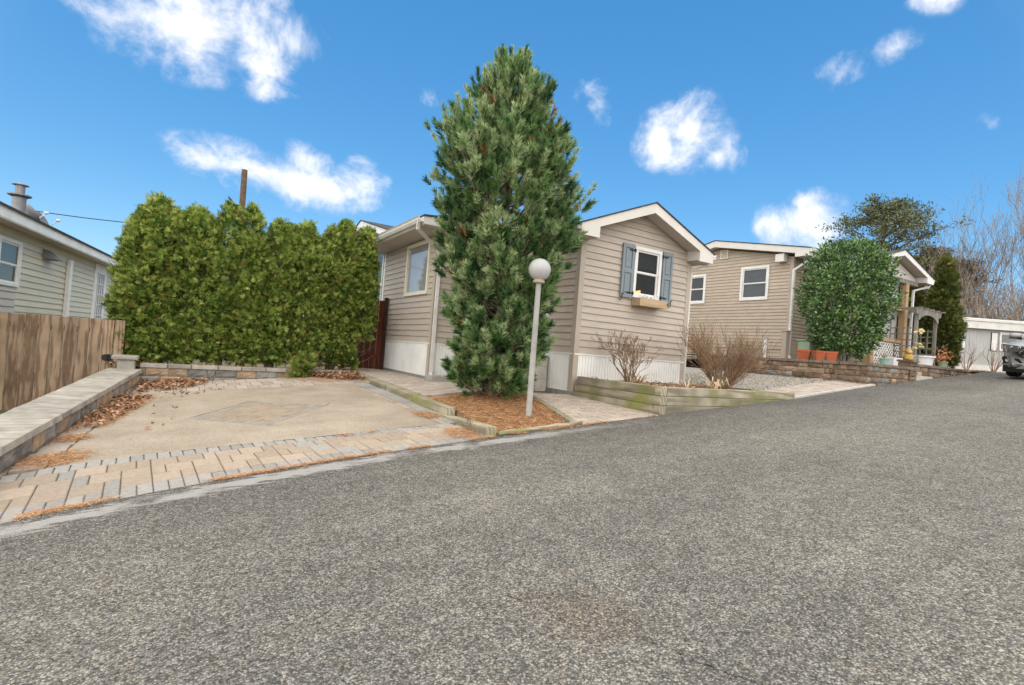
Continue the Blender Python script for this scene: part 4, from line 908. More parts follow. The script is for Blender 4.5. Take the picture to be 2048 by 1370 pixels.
# sunroom gable further back
XR = 4.36; AZ, AC, AH = 3.36, 15.25, 3.05
gable_roof(H, 'x', AC, AH, AZ-.26*AH, AZ, XR-.36, 9.0, th=.19, fascia_m='white_paint')
siding(H, (XR, 18.2, 0), (0, -1, 0), (-1, 0, 0), .05, AZ-.22, lambda z: 0 if z < 2.4 else max(0, 18.2-AC-(AZ-.18-z)/.26), lambda z: 4.4 if z < 2.4 else min(4.4, 18.2-AC+(AZ-.18-z)/.26), openings=((2.6, 4.35, .5, 2.52),), m='siding_white')
window(H, (XR, 18.2, 0), (0, -1, 0), (-1, 0, 0), 2.6, 3.45, .5, 2.52, fw=.08, back='blind_grey'); window(H, (XR, 18.2, 0), (0, -1, 0), (-1, 0, 0), 3.47, 4.34, .5, 2.52, fw=.08, back='blind_grey')
# gable light above: a framed trapezoid pane
yy = lambda q: 18.2-q
MB().prism([(XR-.05, 13.9, 2.55), (XR-.05, 15.1, 2.55), (XR-.05, 15.1, 3.0), (XR-.05, 13.9, 2.72)], (.04, 0, 0)).build('gable_light', 'white_paint', H)
MB().poly([(XR-.056, 13.98, 2.60), (XR-.056, 15.02, 2.60), (XR-.056, 15.02, 2.92), (XR-.056, 13.98, 2.66)]).build('pane', 'picture_glass', H)

# ------------------------------------------------------------------ neighbour's house up the lane
H2 = thing('neighbour_house', (17, 10, .34), 'tan-brown sided house up the lane behind the round holly bush', 'house')
XN, YN0, YN1 = 15.5, 9.37, 14.7; ry, rz, ez, hf = 12.03, 4.30, 3.70, 3.08; k2 = (rz-ez)/hf
lb = lambda z: 0 if z < 3.4 else max(0, YN1-ry-(rz-.24-z)/k2)
rb = lambda z: YN1-YN0 if z < 3.4 else min(YN1-YN0, YN1-ry+(rz-.24-z)/k2)
W1 = (YN1-11.13, YN1-10.13, 2.235, 3.335); W2 = (YN1-13.4, YN1-12.52, 2.2, 3.24)
siding(H2, (XN, YN1, 0), (0, -1, 0), (-1, 0, 0), .69, rz-.27, lb, rb, exp=.104, openings=(W1, W2), m='siding_brown', proud=.02)
siding(H2, (XN+.03, YN1, 0), (0, -1, 0), (-1, 0, 0), .36, .69, lambda z: 0, lambda z: YN1-YN0-.02, exp=.11, m='siding_brown')
siding(H2, (XN, YN0, 0), (1, 0, 0), (0, -1, 0), .36, 3.52, lambda z: 0, lambda z: 8.0, exp=.104, m='siding_brown', proud=.02)
corner(H2, XN, YN0, -1, -1, .60, 3.52, m='siding_tan_trim')
gable_roof(H2, 'x', ry, hf+.2, ez-.04, rz, XN-.3, 23.6, th=.22)
gutter(H2, (XN-.28, ry-hf-.205, ez-.04), (23, ry-hf-.205, ez-.04), (0, -1, 0))
downspout(H2, [(15.45, ry-hf-.27, ez-.14), (15.45, ry-hf-.25, ez-.25), (15.42, 9.30, ez-.62), (15.42, 9.30, .50), (15.30, 9.18, .42)], w=.075)
window(H2, (XN, YN1, 0), (0, -1, 0), (-1, 0, 0), *W1, fw=.075, back='blind_grey'); window(H2, (XN, YN1, 0), (0, -1, 0), (-1, 0, 0), *W2, fw=.075, back='screen_dark')
vb = MB(); q = (11.68, 11.98, 3.70, 4.0)
for a, b, c, d in ((q[0], q[1], q[3]-.03, q[3]), (q[0], q[1], q[2], q[2]+.03), (q[0], q[0]+.03, q[2]+.03, q[3]-.03), (q[1]-.03, q[1], q[2]+.03, q[3]-.03)): vb.box(XN-.05, XN-.004, a, b, c, d)
vo = vb.build('gable_vent', 'cream_trim', H2)
for k in range(7): z = q[2]+.045+k*.031; MB().prism([(XN-.045, q[0]+.03, z), (XN-.02, q[0]+.03, z+.028), (XN-.017, q[0]+.03, z+.024), (XN-.042, q[0]+.03, z-.004)], (0, q[1]-q[0]-.06, 0)).build('louver', 'cream_trim', vo)
MB().box(XN-.24, XN-.05, 9.55, 9.83, 3.36, 3.60).build('soffit_bracket', 'fascia', H2)
for a in (10.10, 11.08): MB().box(XN-.03, XN+.005, a-.05, a+.05, .38, .98).build('vent_trim', 'white_paint', H2)
MB().box(XN-.012, XN+.02, 10.16, 11.02, .38, .93).build('crawl_panel', 'concrete_grey', H2)
MB().box(XN-.03, XN+.0, 9.50, 9.56, .36, .69).build('trim_strip', 'white_paint', H2)
MB().box(15.2, 15.36, 9.26, 9.42, .30, 1.22).build('utility_box', 'siding_tan_trim', H2, bevel=.012)
MB().box(15.18, 15.38, 9.24, 9.44, 1.221, 1.25).build('utility_lid', 'siding_tan_trim', H2, bevel=.006)
# porch wing
PX, PE, PZ, PY = 17.1, 1.93, 3.70, 7.1
gable_roof(H2, 'y', PX, PE, 3.12, PZ, PY, 9.36, th=.16, fascia_m='white_paint', cut=1.1)
gutter(H2, (PX+PE+.001, PY+.02, 3.12), (PX+PE+.001, 9.3, 3.12), (1, 0, 0))
downspout(H2, [(19.08, 7.2, 3.02), (19.08, 7.25, 2.92), (18.62, 7.45, 2.76), (18.58, 7.45, .45)], m='white_paint')
for x in (17.86, 16.0): MB().box(x, x+.17, 7.32, 7.49, .36, 2.86).build('porch_post', 'cedar_post', H2, bevel=.008)
MB().box(15.95, 18.6, 7.33, 7.48, 2.865, 2.99).build('porch_beam', 'wood_grey', H2)
MB().prism([(PX-1.0, 7.36, 2.995), (PX+1.4, 7.36, 2.995), (PX+1.4, 7.36, 3.08), (PX, 7.36, 3.50), (PX-1.0, 7.36, 3.2)], (0, .03, 0)).build('gable_infill', 'soffit', H2)
for z in (1.10, 2.05): MB().box(16.18, 17.855, 7.36, 7.44, z, z+.10).build('porch_rail', 'cedar_post', H2)
MB().box(16.18, 17.85, 7.52, 7.54, 1.15, 2.84).build('porch_screen', 'siding_white', H2)
def lattice(parent, o, ux, n_, L_, h, pitch=.11, w=.028, diag=True, m='white_dirty', name='lattice_slat'):
    o, ux, n_ = Vector(o), Vector(ux), Vector(n_); up = Vector((0, 0, 1))
    if diag:
        for sg in (1, -1):
            k = -h
            while k < L_+h:
                a = Vector((k, 0)); pts = []
                s0, s1 = (k, k+h) if sg > 0 else (k+h, k)
                z0, z1 = 0, h
                if s0 != s1:
                    def clip(s): return max(0, min(L_, s))
                    c0, c1 = clip(s0), clip(s1); zz0 = (c0-s0)/(s1-s0)*h; zz1 = (c1-s0)/(s1-s0)*h
                    if abs(c1-c0) > .03:
                        p, q = o+ux*c0+up*zz0+n_*(.004*sg), o+ux*c1+up*zz1+n_*(.004*sg); MB().bar(p, q, .007, w, up=n_.cross((q-p)).normalized() if False else up).build(name, m, parent)
                k += pitch*1.414
    else:
        k = pitch
        while k < L_-.02: MB().obox(o+ux*(k-w/2), ux*w, n_*.01, up*h).build(name, m, parent); k += pitch
        k = pitch
        while k < h-.02: MB().obox(o+up*(k-w/2)+n_*.011, ux*L_, n_*.01, up*w).build(name, m, parent); k += pitch
lattice(H2, (16.18, 7.40, .40), (1, 0, 0), (0, -1, 0), 1.66, .68, pitch=.10, m='white_dirty')
MB().box(16.18, 17.85, 7.56, 7.58, .36, 1.14).build('porch_skirt', 'siding_tan_trim', H2)

# ------------------------------------------------------------------ left trailer
P0 = Vector((-2.962, 13.068, 0)); dT = Vector((.118, .993, 0)).normalized(); nT = Vector((.993, -.118, 0)).normalized()
T = thing('left_trailer', P0+dT*3+Vector((0, 0, -1.7)), 'sage sided mobile home with white door behind the wooden fence', 'mobile home')
TP = lambda s_, z, f: P0 + dT*s_ + nT*f + Vector((0, 0, z))
siding(T, P0-dT*3, dT, nT, -1.25, 1.58, lambda z: 0, lambda z: 14.5, exp=.127, m='siding_sage', openings=((3-.16, 3.8, .49, 1.36), (8.66, 9.9, -1.2, 1.56)), name='siding_plank')
siding(T, P0-dT*3+nT*.018, dT, nT, -.45, .44, lambda z: 0, lambda z: 3.72, exp=.14, m='siding_pinkish')
window(T, P0-dT*3, dT, nT, 3-.16, 3.80, .49, 1.36, fw=.06, back='screen_dark', meet=.46)
MB().obox(TP(-3, 1.56, 0), dT*14.5, nT*.36, Vector((0, 0, .018))).build('eave_soffit', 'soffit', T)
MB().obox(TP(-3, 1.555, .33), dT*14.5, nT*.03, Vector((0, 0, .21))).build('eave_fascia', 'white_dirty', T)
MB().prism([TP(-3, 1.75, .40), TP(-3, 1.785, .40), TP(-3, 2.35, -2.1), TP(-3, 1.785, -4.4), TP(-3, 1.75, -4.4), TP(-3, 2.3, -2.1)], dT*14.5).build('roof', 'shingle', T)
MB().quad(TP(11.5, -1.3, 0), TP(11.5, -1.3, -4), TP(11.5, 1.6, -4), TP(11.5, 1.6, 0)).build('end_wall', 'siding_sage', T)
MB().prism([TP(1.90, 1.40, .018), TP(1.90, 1.38, .05), TP(1.90, 1.23, .24), TP(1.90, 1.21, .24), TP(1.90, 1.20, .018)], dT*.45).build('vent_hood', 'dish_grey', T)
MB().obox(TP(3.40, -1.2, .018), dT*.17, nT*.09, Vector((0, 0, 2.56))).build('downspout', 'white_paint', T, bevel=.01)
dr = MB().obox(TP(5.66, -1.2, -.01), dT*1.18, nT*.045, Vector((0, 0, 2.75))).build('door', 'white_paint', T)
MB().obox(TP(5.95, -.20, .036), dT*.60, nT*.008, Vector((0, 0, 1.50))).build('pane', 'blind_grey', dr)
for k in range(4): MB().obox(TP(5.95+.2*k-.012 if k else 5.935, -.20, .045), dT*.024, nT*.012, Vector((0, 0, 1.5))).build('muntin', 'white_paint', dr)
for k in range(6): MB().obox(TP(5.936, -.20+.295*k, .058), dT*.64, nT*.006, Vector((0, 0, .024))).build('muntin', 'white_paint', dr)
MB().lathe([(.03, 0), (.03, .03), (.018, .05), (.03, .06), (.03, .09), (0, .1)], TP(5.76, -.12, .036), 10, nT).build('handle', 'lamp_collar', dr)
fl = thing('flue_pipe', TP(3.1, 1.95, -.85), 'grey metal flue pipe with double rain cap on the left trailer roof', 'flue')
MB().lathe([(.125, -.15), (.125, .72)], TP(3.1, 1.95, -.85), 20).build('pipe', 'steel_flue', fl, smooth=False)
MB().lathe([(.128, .66), (.215, .70), (.215, .725), (.09, .75)], TP(3.1, 1.95, -.85), 20).build('storm_collar', 'steel_flue', fl)
MB().lathe([(.088, .74), (.088, .95)], TP(3.1, 1.95, -.85), 16).build('inner_pipe', 'steel_flue', fl)
MB().lathe([(.15, .94), (.15, .955), (.03, 1.0), (0, 1.0)], TP(3.1, 1.95, -.85), 20).build('rain_cap', 'steel_flue', fl)
for (s_, z, lab, axs) in ((4.95, 2.46, 'grey satellite dish nearest the flue on the left trailer roof', (.55, .4, .42)), (5.75, 2.42, 'grey satellite dish farther from the flue on the left trailer roof', (.86, -.2, .42))):
    b0 = TP(s_, 1.95, -1.25); ds = thing('satellite_dish', b0, lab, 'satellite dish', 'roof satellite dishes'); c = TP(s_, z+.06, -1.25); a = Vector(axs).normalized()
    MB().lathe([(.0, -.06), (.12, -.045), (.22, 0), (.28, .045), (.275, .05), (.2, .008), (.1, -.035), (0, -.048)], c, 20, a).build('reflector', 'dish_grey', ds, smooth=True)
    MB().tube([b0-Vector((0, 0, .1)), c-a*.1-Vector((0, 0, .05)), c-a*.04], .018, 8).build('mast', 'dish_grey', ds)
    tip = c+a*.42-Vector((0, 0, .10)); MB().tube([c-Vector((0, 0, .26))+a*.04, tip-a*.05, tip], .012, 6).build('feed_arm', 'gutter_white', ds)
    MB().lathe([(.02, -.03), (.035, -.03), (.04, .05), (.0, .06)], tip+Vector((0, 0, .02)), 10, -a+Vector((0, 0, .4))).build('receiver', 'gutter_white', ds)

# ------------------------------------------------------------------ far white trailer
FT = thing('white_trailer', (39, 11.5, .9), 'white flat-roofed mobile home at the top of the lane behind the parked car', 'mobile home')
fa = Vector((36.9, 12.7, 0)); fd = Vector((40.2+3.6, 9.9-2.6, 0)) - fa; fd = Vector((3.30, -2.22, 0)).normalized(); fn = Vector((-fd.y, fd.x, 0)); fn = -fn if fn.x > 0 else fn
fa = fa - fd*3.2
FP = lambda s_, z, f: fa + fd*s_ + fn*f + Vector((0, 0, z))
mb = MB(); mb.obox(FP(0, .6, -4), fd*13, fn*4, Vector((0, 0, 2.68))); mb.build('wall', 'siding_white', FT)
mb = MB()
for k in range(60): mb.obox(FP(.2*k+.1, 1.42, .0), fd*.012, fn*.008, Vector((0, 0, 1.84)))
mb.build('wall_ribs', 'siding_white', FT)
MB().obox(FP(0, .6, .003), fd*13, fn*.03, Vector((0, 0, .66))).build('skirting', 'gutter_white', FT)
MB().obox(FP(-.3, 3.285, -4.3), fd*13.6, fn*4.6, Vector((0, 0, .40))).build('eave_fascia', 'gutter_white', FT)
MB().obox(FP(-.4, 3.69, -4.4), fd*13.8, fn*4.75, Vector((0, 0, .13))).build('roof_edge', 'gutter_white', FT)
MB().obox(FP(-.36, 3.821, -4.3), fd*13.7, fn*4.6, Vector((0, 0, .03))).build('roof', 'white_dirty', FT)
for s_ in (3.52, 5.27, 9.15):
    sh = MB().obox(FP(s_, 2.10, .01), fd*.36, fn*.03, Vector((0, 0, 1.05))).build('shutter', 'iron_black', FT); MB().obox(FP(s_+.025, 2.125, .041), fd*.31, fn*.012, Vector((0, 0, 1.0))).build('shutter_panel', 'white_paint', sh)
for s_ in (5.72, 7.25): window(FT, FP(0, 0, 0), fd, fn, s_, s_+1.35, 2.12, 3.18, fw=.09, back='screen_dark', depth=.06, meet=.42)

# ------------------------------------------------------------------ fences
fz = lambda x: .006+.01*(x+1)
f_o = thing('wooden_fence', (-1.9, 12.05, -1.66), 'brown board fence with gate at the left, in front of the sage trailer', 'fence')
x = -4.6; i = 0
while x < -.96:
    w = .165+random.uniform(-.006, .006); w = min(w, -.955-x); zb = -1.66+random.uniform(-.01, .01); ztp = fz(x)+random.uniform(-.008, .006)
    MB().add([(x, 12.03, zb), (x+w, 12.03, zb), (x+w, 12.055, zb), (x, 12.055, zb), (x, 12.03, ztp), (x+w, 12.03, ztp), (x+w, 12.055, ztp), (x, 12.055, ztp)], [(3,2,1,0),(4,5,6,7),(0,1,5,4),(1,2,6,5),(2,3,7,6),(3,0,4,7)]).build('board', 'fence_wood', f_o, bevel=.003)
    x += w+.010; i += 1
for z in (-.25, -1.4): MB().box(-4.6, -.96, 12.06, 12.10, z, z+.09).build('rail', 'fence_wood', f_o)
for z in (-.68,): 
    mb = MB(); mb.prism([(-1.245, 12.026, z-.045), (-1.195, 12.026, z-.06), (-1.145, 12.026, z-.06), (-1.095, 12.026, z-.045), (-1.08, 12.026, z), (-1.095, 12.026, z+.045), (-1.145, 12.026, z+.06), (-1.195, 12.026, z+.06), (-1.245, 12.026, z+.045), (-1.26, 12.026, z)], (0, -.012, 0)); mb.lathe([(.014, -.06), (.014, .06)], (-1.17, 12.008, z), 8); mb.build('hinge', 'iron_black', f_o)
f_o = thing('red_fence', (3.9, 13.2, -.75), 'dark red stained board fence between the hedge and the house', 'fence')
x = 3.20
while x < 4.20:
    w = .14; MB().box(x, x+w, 13.18, 13.205, -.78+random.uniform(0, .02), 1.02+random.uniform(-.01, .01)).build('board', 'red_stain', f_o, bevel=.003); x += w+.008
MB().box(4.215, 4.30, 13.14, 13.23, -.78, 1.10).build('post', 'dark_post', f_o, bevel=.005)
for z in (-.45, .75): MB().box(3.2, 4.2, 13.207, 13.25, z, z+.09).build('rail', 'dark_post', f_o)

# ------------------------------------------------------------------ foliage tools
def unitv(a): return a/np.maximum(np.linalg.norm(a, axis=-1, keepdims=True), 1e-9)
def rand_dir(n): return unitv(rng.normal(size=(n, 3)))
def diamonds(P, A, S, L_, W_, mid=.45):
    """leaf quads: base P, direction A (unit), side S (unit), length, width"""
    n = len(P); L_ = np.broadcast_to(np.asarray(L_, float), (n,))[:, None]; W_ = np.broadcast_to(np.asarray(W_, float), (n,))[:, None]
    V = np.stack([P, P+A*L_*mid+S*W_/2, P+A*L_, P+A*L_*mid-S*W_/2], 1).reshape(-1, 3); return V, np.arange(4*n).reshape(-1, 4)
def needles(P, A, S, L_, W_):
    n = len(P); L_ = np.broadcast_to(np.asarray(L_, float), (n,))[:, None]
    V = np.stack([P-S*W_/2, P+S*W_/2, P+A*L_], 1).reshape(-1, 3); return V, np.arange(3*n).reshape(-1, 3)
def perp(A):
    r = rand_dir(len(A)); return unitv(np.cross(A, r))
class Tubes:
    """many thin tapered branch segments as one quad mesh"""
    def __init__(s, sides=3): s.V = []; s.F = []; s.n = 0; s.k = sides
    def seg(s, pts, rads):
        k = s.k; pts = [Vector(p) for p in pts]; u = None; base = s.n
        for i, p in enumerate(pts):
            d = (pts[min(i+1, len(pts)-1)]-pts[max(i-1, 0)]); d = d.normalized() if d.length > 1e-9 else Vector((0, 0, 1))
            if u is None: u = d.orthogonal().normalized()
            u = u-d*u.dot(d); u = u.normalized() if u.length > 1e-6 else d.orthogonal().normalized(); w = d.cross(u)
            for j in range(k):
                t = 2*math.pi*j/k; s.V.append(p+(u*math.cos(t)+w*math.sin(t))*rads[i])
        for i in range(len(pts)-1):
            for j in range(k): a = base+i*k+j; b = base+i*k+(j+1) % k; s.F.append((a, b, b+k, a+k))
        s.n += k*len(pts)
    def build(s, name, m, parent): return fast(name, [tuple(v) for v in s.V], s.F, m, parent)
def grow(tb, p, d, L_, r, lev, rr, maxlev, spread=.6, up=.15, wob=.18, kids=(2, 4), shrink=.68, tips=None, minr=.002, ksteps=4):
    pts = [p]; q = p.copy(); dd = d.copy(); rads = [r]
    for i in range(ksteps):
        dd = (dd + Vector((rr.gauss(0, wob), rr.gauss(0, wob), rr.gauss(0, wob)+up*.5))).normalized(); q = q+dd*(L_/ksteps); pts.append(q.copy()); rads.append(max(minr, r*(1-.5*(i+1)/ksteps)))
    tb.seg(pts, rads)
    if lev >= maxlev:
        if tips is not None: tips.append((q.copy(), dd.copy()))
        return
    nk = rr.randint(*kids)
    for j in range(nk):
        i = rr.randint(1, ksteps) if j else ksteps; base = pts[i]
        ax = Vector((rr.gauss(0, 1), rr.gauss(0, 1), rr.gauss(0, .6))).normalized(); nd = (dd + ax*spread + Vector((0, 0, up))).normalized()
        grow(tb, base, nd, L_*shrink*rr.uniform(.75, 1.15), max(minr, rads[i]*.72), lev+1, rr, maxlev, spread, up, wob, kids, shrink, tips, minr, ksteps)

# ------------------------------------------------------------------ the big pine
PB = Vector((4.22, 7.42, -.86)); PROF = [(-.1, .26), (.12, .50), (.5, .60), (.9, .66), (1.7, .77), (2.3, .92), (2.9, 1.09), (3.6, 1.15), (4.2, 1.05), (4.6, .80), (4.95, .52), (5.2, .29), (5.5, .11), (5.75, .02)]
pine = thing('pine_tree', PB, 'tall bushy blue-green pine tree in front of the house, beside the globe lamp', 'tree')
rr = random.Random(5); tb = Tubes(5)
tr = [(PB.x+.05*math.sin(h*1.1), PB.y+.04*math.cos(h*1.4), PB.z-.15+h) for h in np.linspace(0, 5.6, 12)]
tb.seg(tr, [lerp(.085, .012, i/11) for i in range(12)])
tb.build('trunk', 'bark', pine)
tb = Tubes(4); SP = []; SD = []; SL_ = []; ST = []
NB = 185
for b in range(NB):
    h = 5.30*((b+.5)/NB)**1.02 + .02; az = b*2.39996+rr.uniform(-.3, .3)
    topf = h/5.9; el = math.radians(lerp(22, 62, topf)+rr.uniform(-8, 8))
    # the tip: walk out until the crown envelope is met
    r = .1
    for _ in range(40):
        if r >= pw(h+r*math.tan(el), PROF)*1.0: break
        r += .03
    r *= rr.uniform(.78, 1.06); side = Vector((math.cos(az), math.sin(az), 0))
    if side.dot(Vector((-.25, -.97, 0))) > .75 and 1.0 < h < 2.4: r = min(r, .85)
    p0 = Vector(tr[min(11, int(h/5.6*11))]); p0.z = PB.z+h; p2 = p0+side*r+Vector((0, 0, r*math.tan(el))); p1 = p0+side*r*.62+Vector((0, 0, r*math.tan(el)*.28))
    bez = [p0*(1-t)**2+p1*2*t*(1-t)+p2*t*t for t in np.linspace(0, 1, 6)]; tb.seg(bez, [lerp(.017, .005, i/5)*(1.3-topf*.6) for i in range(6)])
    ns = int(8+19*r*rr.uniform(.8, 1.2))
    for k in range(ns):
        t = rr.uniform(.30, 1.0)**.8; q = p0*(1-t)**2+p1*2*t*(1-t)+p2*t*t; tan = ((p1-p0)*(1-t)+(p2-p1)*t).normalized()
        lat = Vector((rr.gauss(0, 1), rr.gauss(0, 1), rr.gauss(0, .6))).normalized(); off = rr.uniform(.02, .24)*(.35+r)
        s = q+lat*off*.8+Vector((0, 0, .03))
        if off > .05 and k % 2 == 0: tb.seg([q, (q+s)/2+Vector((0, 0, -.01)), s], [.005, .004, .003])
        dirn = (tan*.5+Vector((0, 0, lerp(.55, 1.3, topf)))+lat*lerp(.75, .35, topf)+side*.25).normalized()
        SP.append(s); SD.append(dirn); SL_.append(rr.uniform(.09, .16)*lerp(1.0, 1.5, topf)); ST.append(topf)
    SP.append(p2-Vector((0, 0, .05))); SD.append((Vector((0, 0, 1))+side*lerp(.9, .25, topf)).normalized()); SL_.append(rr.uniform(.2, .34)); ST.append(topf)
# leaders at the very top
for (dx, dy, h, l) in ((0, 0, 5.34, .32), (.10, .02, 5.15, .28), (-.12, .05, 5.1, .26), (.2, -.08, 4.95, .3), (-.22, .1, 4.8, .3), (.05, -.1, 5.2, .22), (.33, .1, 4.7, .3), (-.35, -.05, 4.6, .3)):
    SP.append(PB+Vector((dx, dy, h))); SD.append(Vector((dx*.3, dy*.3, 1)).normalized()); SL_.append(l); ST.append(1.0); tb.seg([PB+Vector((dx*.6, dy*.6, h-.45)), PB+Vector((dx, dy, h+l*.7))], [.012, .005])
tb.build('branches', 'bark', pine)
SP = np.array([tuple(v) for v in SP]); SD = np.array([tuple(v) for v in SD]); SL_ = np.array(SL_); ST = np.array(ST)
NN = 84; n = len(SP); t_ = rng.uniform(.0, 1, (n, NN))**.7; s1 = perp(SD); s2 = np.cross(SD, s1); ph = rng.uniform(0, 2*math.pi, (n, NN))
spread = (np.interp(ST, [0, .45, .75, 1], [1.15, 1.0, .62, .42])[:, None])*(1.1-.35*t_)*rng.uniform(.7, 1.25, (n, NN))
A = SD[:, None, :] + (s1[:, None, :]*np.cos(ph)[..., None] + s2[:, None, :]*np.sin(ph)[..., None])*spread[..., None]
P = SP[:, None, :] + SD[:, None, :]*(t_*SL_[:, None])[..., None]
A = unitv(A.reshape(-1, 3)); P = P.reshape(-1, 3); A[:, 2] -= .05; A = unitv(A)
Ln = (np.interp(ST, [0, .6, 1], [.112, .100, .074])[:, None]*rng.uniform(.75, 1.15, (n, NN))).ravel()
# one random tone for each shoot: needles of a shoot are joined at its twig so that they share an island
AXN = 15; ti = np.linspace(-.03, 1, AXN); jit = rng.normal(0, .006, (n, AXN, 3))
axis = SP[:, None, :]+SD[:, None, :]*(ti[None, :, None]*SL_[:, None, None])+jit           # (n, AXN, 3)
ki = np.clip((t_*(AXN-1)).astype(int), 0, AXN-2); tips = (P+A*Ln[:, None]).reshape(n, NN, 3)
def shoots(sel):
    m_ = sel.sum(); V = np.concatenate([axis[sel], tips[sel]], 1).reshape(-1, 3); o_ = (np.arange(m_)*(AXN+NN))[:, None]
    F = np.stack([o_+ki[sel], o_+ki[sel]+1, o_+AXN+np.arange(NN)[None, :]], -1).reshape(-1, 3); return V, F
old = rng.uniform(0, 1, n) < .014
fast('crown', *shoots(~old), 'pine_needle', pine); fast('old_needles', *shoots(old), 'pine_needle_old', pine)

# ------------------------------------------------------------------ arborvitae
def arborvitae(name, base, prof, lobes, label, group, m='arbor_leaf', nspray=5200, seed=1, leaf=.078, brown=.03, spread=1.0, holes=(), zstart=.05):
    """columnar evergreen: flat fan sprays through a shell around a bare stem. lobes: (dx, dy, scale_r, top)"""
    g = np.random.default_rng(seed); base = Vector(base); t = thing(name, base, label, 'tree', group)
    tb = Tubes(5); rr = random.Random(seed)
    for dx, dy, sr, top in lobes:
        pts = [base+Vector((dx*.25+dx*.75*min(1, h/top*1.4), dy*min(1, h/top*1.4), h)) for h in np.linspace(-.1, top*.93, 7)]; tb.seg(pts, [lerp(.055, .008, i/6) for i in range(7)])
        for k in range(16):
            i = rr.uniform(.05, .8); q = base+Vector((dx, dy, top*i)); a = rr.uniform(0, 6.28); tb.seg([q, q+Vector((math.cos(a)*.18, math.sin(a)*.18, .06)), q+Vector((math.cos(a)*.36, math.sin(a)*.36, .2))], [.011, .007, .003])
    tb.build('trunk', 'bark', t)
    VV = []; FF = []; c0 = 0; VB = []
    tot = sum(l[2]*l[3] for l in lobes)
    for dx, dy, sr, top in lobes:
        n = int(nspray*2.25*sr*top/tot)
        nc = max(6, n//11); f = np.repeat(g.uniform(zstart, 1, nc)**.93, 11); az = np.repeat(g.uniform(0, 2*math.pi, nc), 11); n = nc*11
        rp = np.interp(f, [p[0] for p in prof], [p[1] for p in prof])*sr
        lump = np.array([mnoise.noise(Vector((math.cos(a)*1.6+seed, math.sin(a)*1.6, h*top*1.9))) for a, h in zip(az, f)])
        rad = rp*(1+.42*lump)*np.repeat(1-.55*g.uniform(0, 1, nc)**1.6, 11)
        C = np.stack([base.x+dx+np.cos(az)*rad, base.y+dy+np.sin(az)*rad, base.z+f*top], 1)+g.normal(0, 1, (n, 3))*leaf*.55
        out = np.stack([np.cos(az), np.sin(az), np.zeros(n)], 1)
        for hx, hy, hz, hr in holes:
            keep = ((C-np.array([hx, hy, hz]))**2*np.array([1, .05, .45])).sum(1) > hr*hr; C = C[keep]; out = out[keep]
        n = len(C)
        upk = np.interp(C[:, 2], [base.z, base.z+top], [.35, 1.1])[:, None]
        ax = unitv(out*g.uniform(.5, 1.1, (n, 1)) + np.array([0, 0, 1])*(upk*g.uniform(.3, 1.2, (n, 1))) + g.normal(0, .35, (n, 3)))
        sd_ = unitv(np.cross(ax, out*.8+np.array([0, 0, .25])+g.normal(0, 1, (n, 3))*.45))
        K = 6; ang = np.linspace(-1.0, 1.0, K)[None, :]+g.normal(0, .1, (n, K)); off = np.abs(np.linspace(-1, 1, K))[None, :]
        A = ax[:, None, :]*np.cos(ang)[..., None]+sd_[:, None, :]*np.sin(ang)[..., None]; nrm = unitv(np.cross(ax, sd_))[:, None, :]
        A = unitv(A + nrm*g.normal(0, .16, (n, K, 1)) + np.array([0, 0, -.12])); Sx = np.cross(np.broadcast_to(nrm, A.shape), A)
        ll = leaf*g.uniform(.7, 1.25, (n, 1))*(1-.25*off)
        Pp = C[:, None, :]+ax[:, None, :]*(.3*leaf*(1-off))[..., None]
        L3 = ll[..., None]; fan = np.stack([Pp+A*L3*.55+Sx*L3*.10, Pp+A*L3, Pp+A*L3*.55-Sx*L3*.10], 2).reshape(n, 3*K, 3)
        V = np.concatenate([(C-ax*leaf*.15)[:, None, :], fan], 1)        # the root, then three corners of each leaflet
        bsel = g.uniform(0, 1, n) < brown; VB.append(V[bsel]); VV.append(V[~bsel])
    def fans(V):
        n = len(V); o_ = (np.arange(n)*(3*K+1))[:, None]; k_ = 3*np.arange(K)[None, :]
        return V.reshape(-1, 3), np.stack([o_+0*k_, o_+k_+1, o_+k_+2, o_+k_+3], -1).reshape(-1, 4)
    fast('crown', *fans(np.concatenate(VV)), m, t); V = np.concatenate(VB)
    if len(V): fast('dry_sprays', *fans(V), 'arbor_brown', t)
    return t
HP = [(0, .88), (.06, .95), (.2, 1.0), (.55, 1.0), (.74, .92), (.86, .70), (.95, .40), (1, .08)]
G_ = 'arborvitae hedge behind the driveway'; ZB = -.80
arborvitae('arborvitae', (-.70, 12.42, ZB), HP, ((-.05, 0, .42, 3.02), (.10, .05, .46, 3.22), (-.22, -.02, .30, 2.7)), 'broad leftmost arborvitae of the hedge, beside the board fence', G_, seed=1, nspray=8200, zstart=.0)
arborvitae('arborvitae', (.03, 12.40, ZB), HP, ((0, 0, .47, 3.15), (.22, -.04, .40, 2.95), (-.2, .04, .36, 3.0)), 'dense arborvitae second from the left in the hedge', G_, seed=2, nspray=6600, zstart=.03)
arborvitae('arborvitae', (.60, 12.46, ZB), HP, ((0, 0, .34, 3.38), (.12, -.1, .32, 2.4)), 'thin arborvitae of the hedge with see-through gaps below its top', G_, seed=3, nspray=3300, holes=((.52, 12.4, 1.45, .15), (.73, 12.4, 1.02, .13)))
arborvitae('arborvitae', (1.0, 12.42, ZB), HP, ((.02, 0, .34, 3.36), (.2, -.08, .34, 2.75), (-.1, .05, .33, 2.2)), 'narrow arborvitae in front of the utility pole in the hedge', G_, seed=4, nspray=4200, holes=((.86, 12.4, 1.35, .11),))
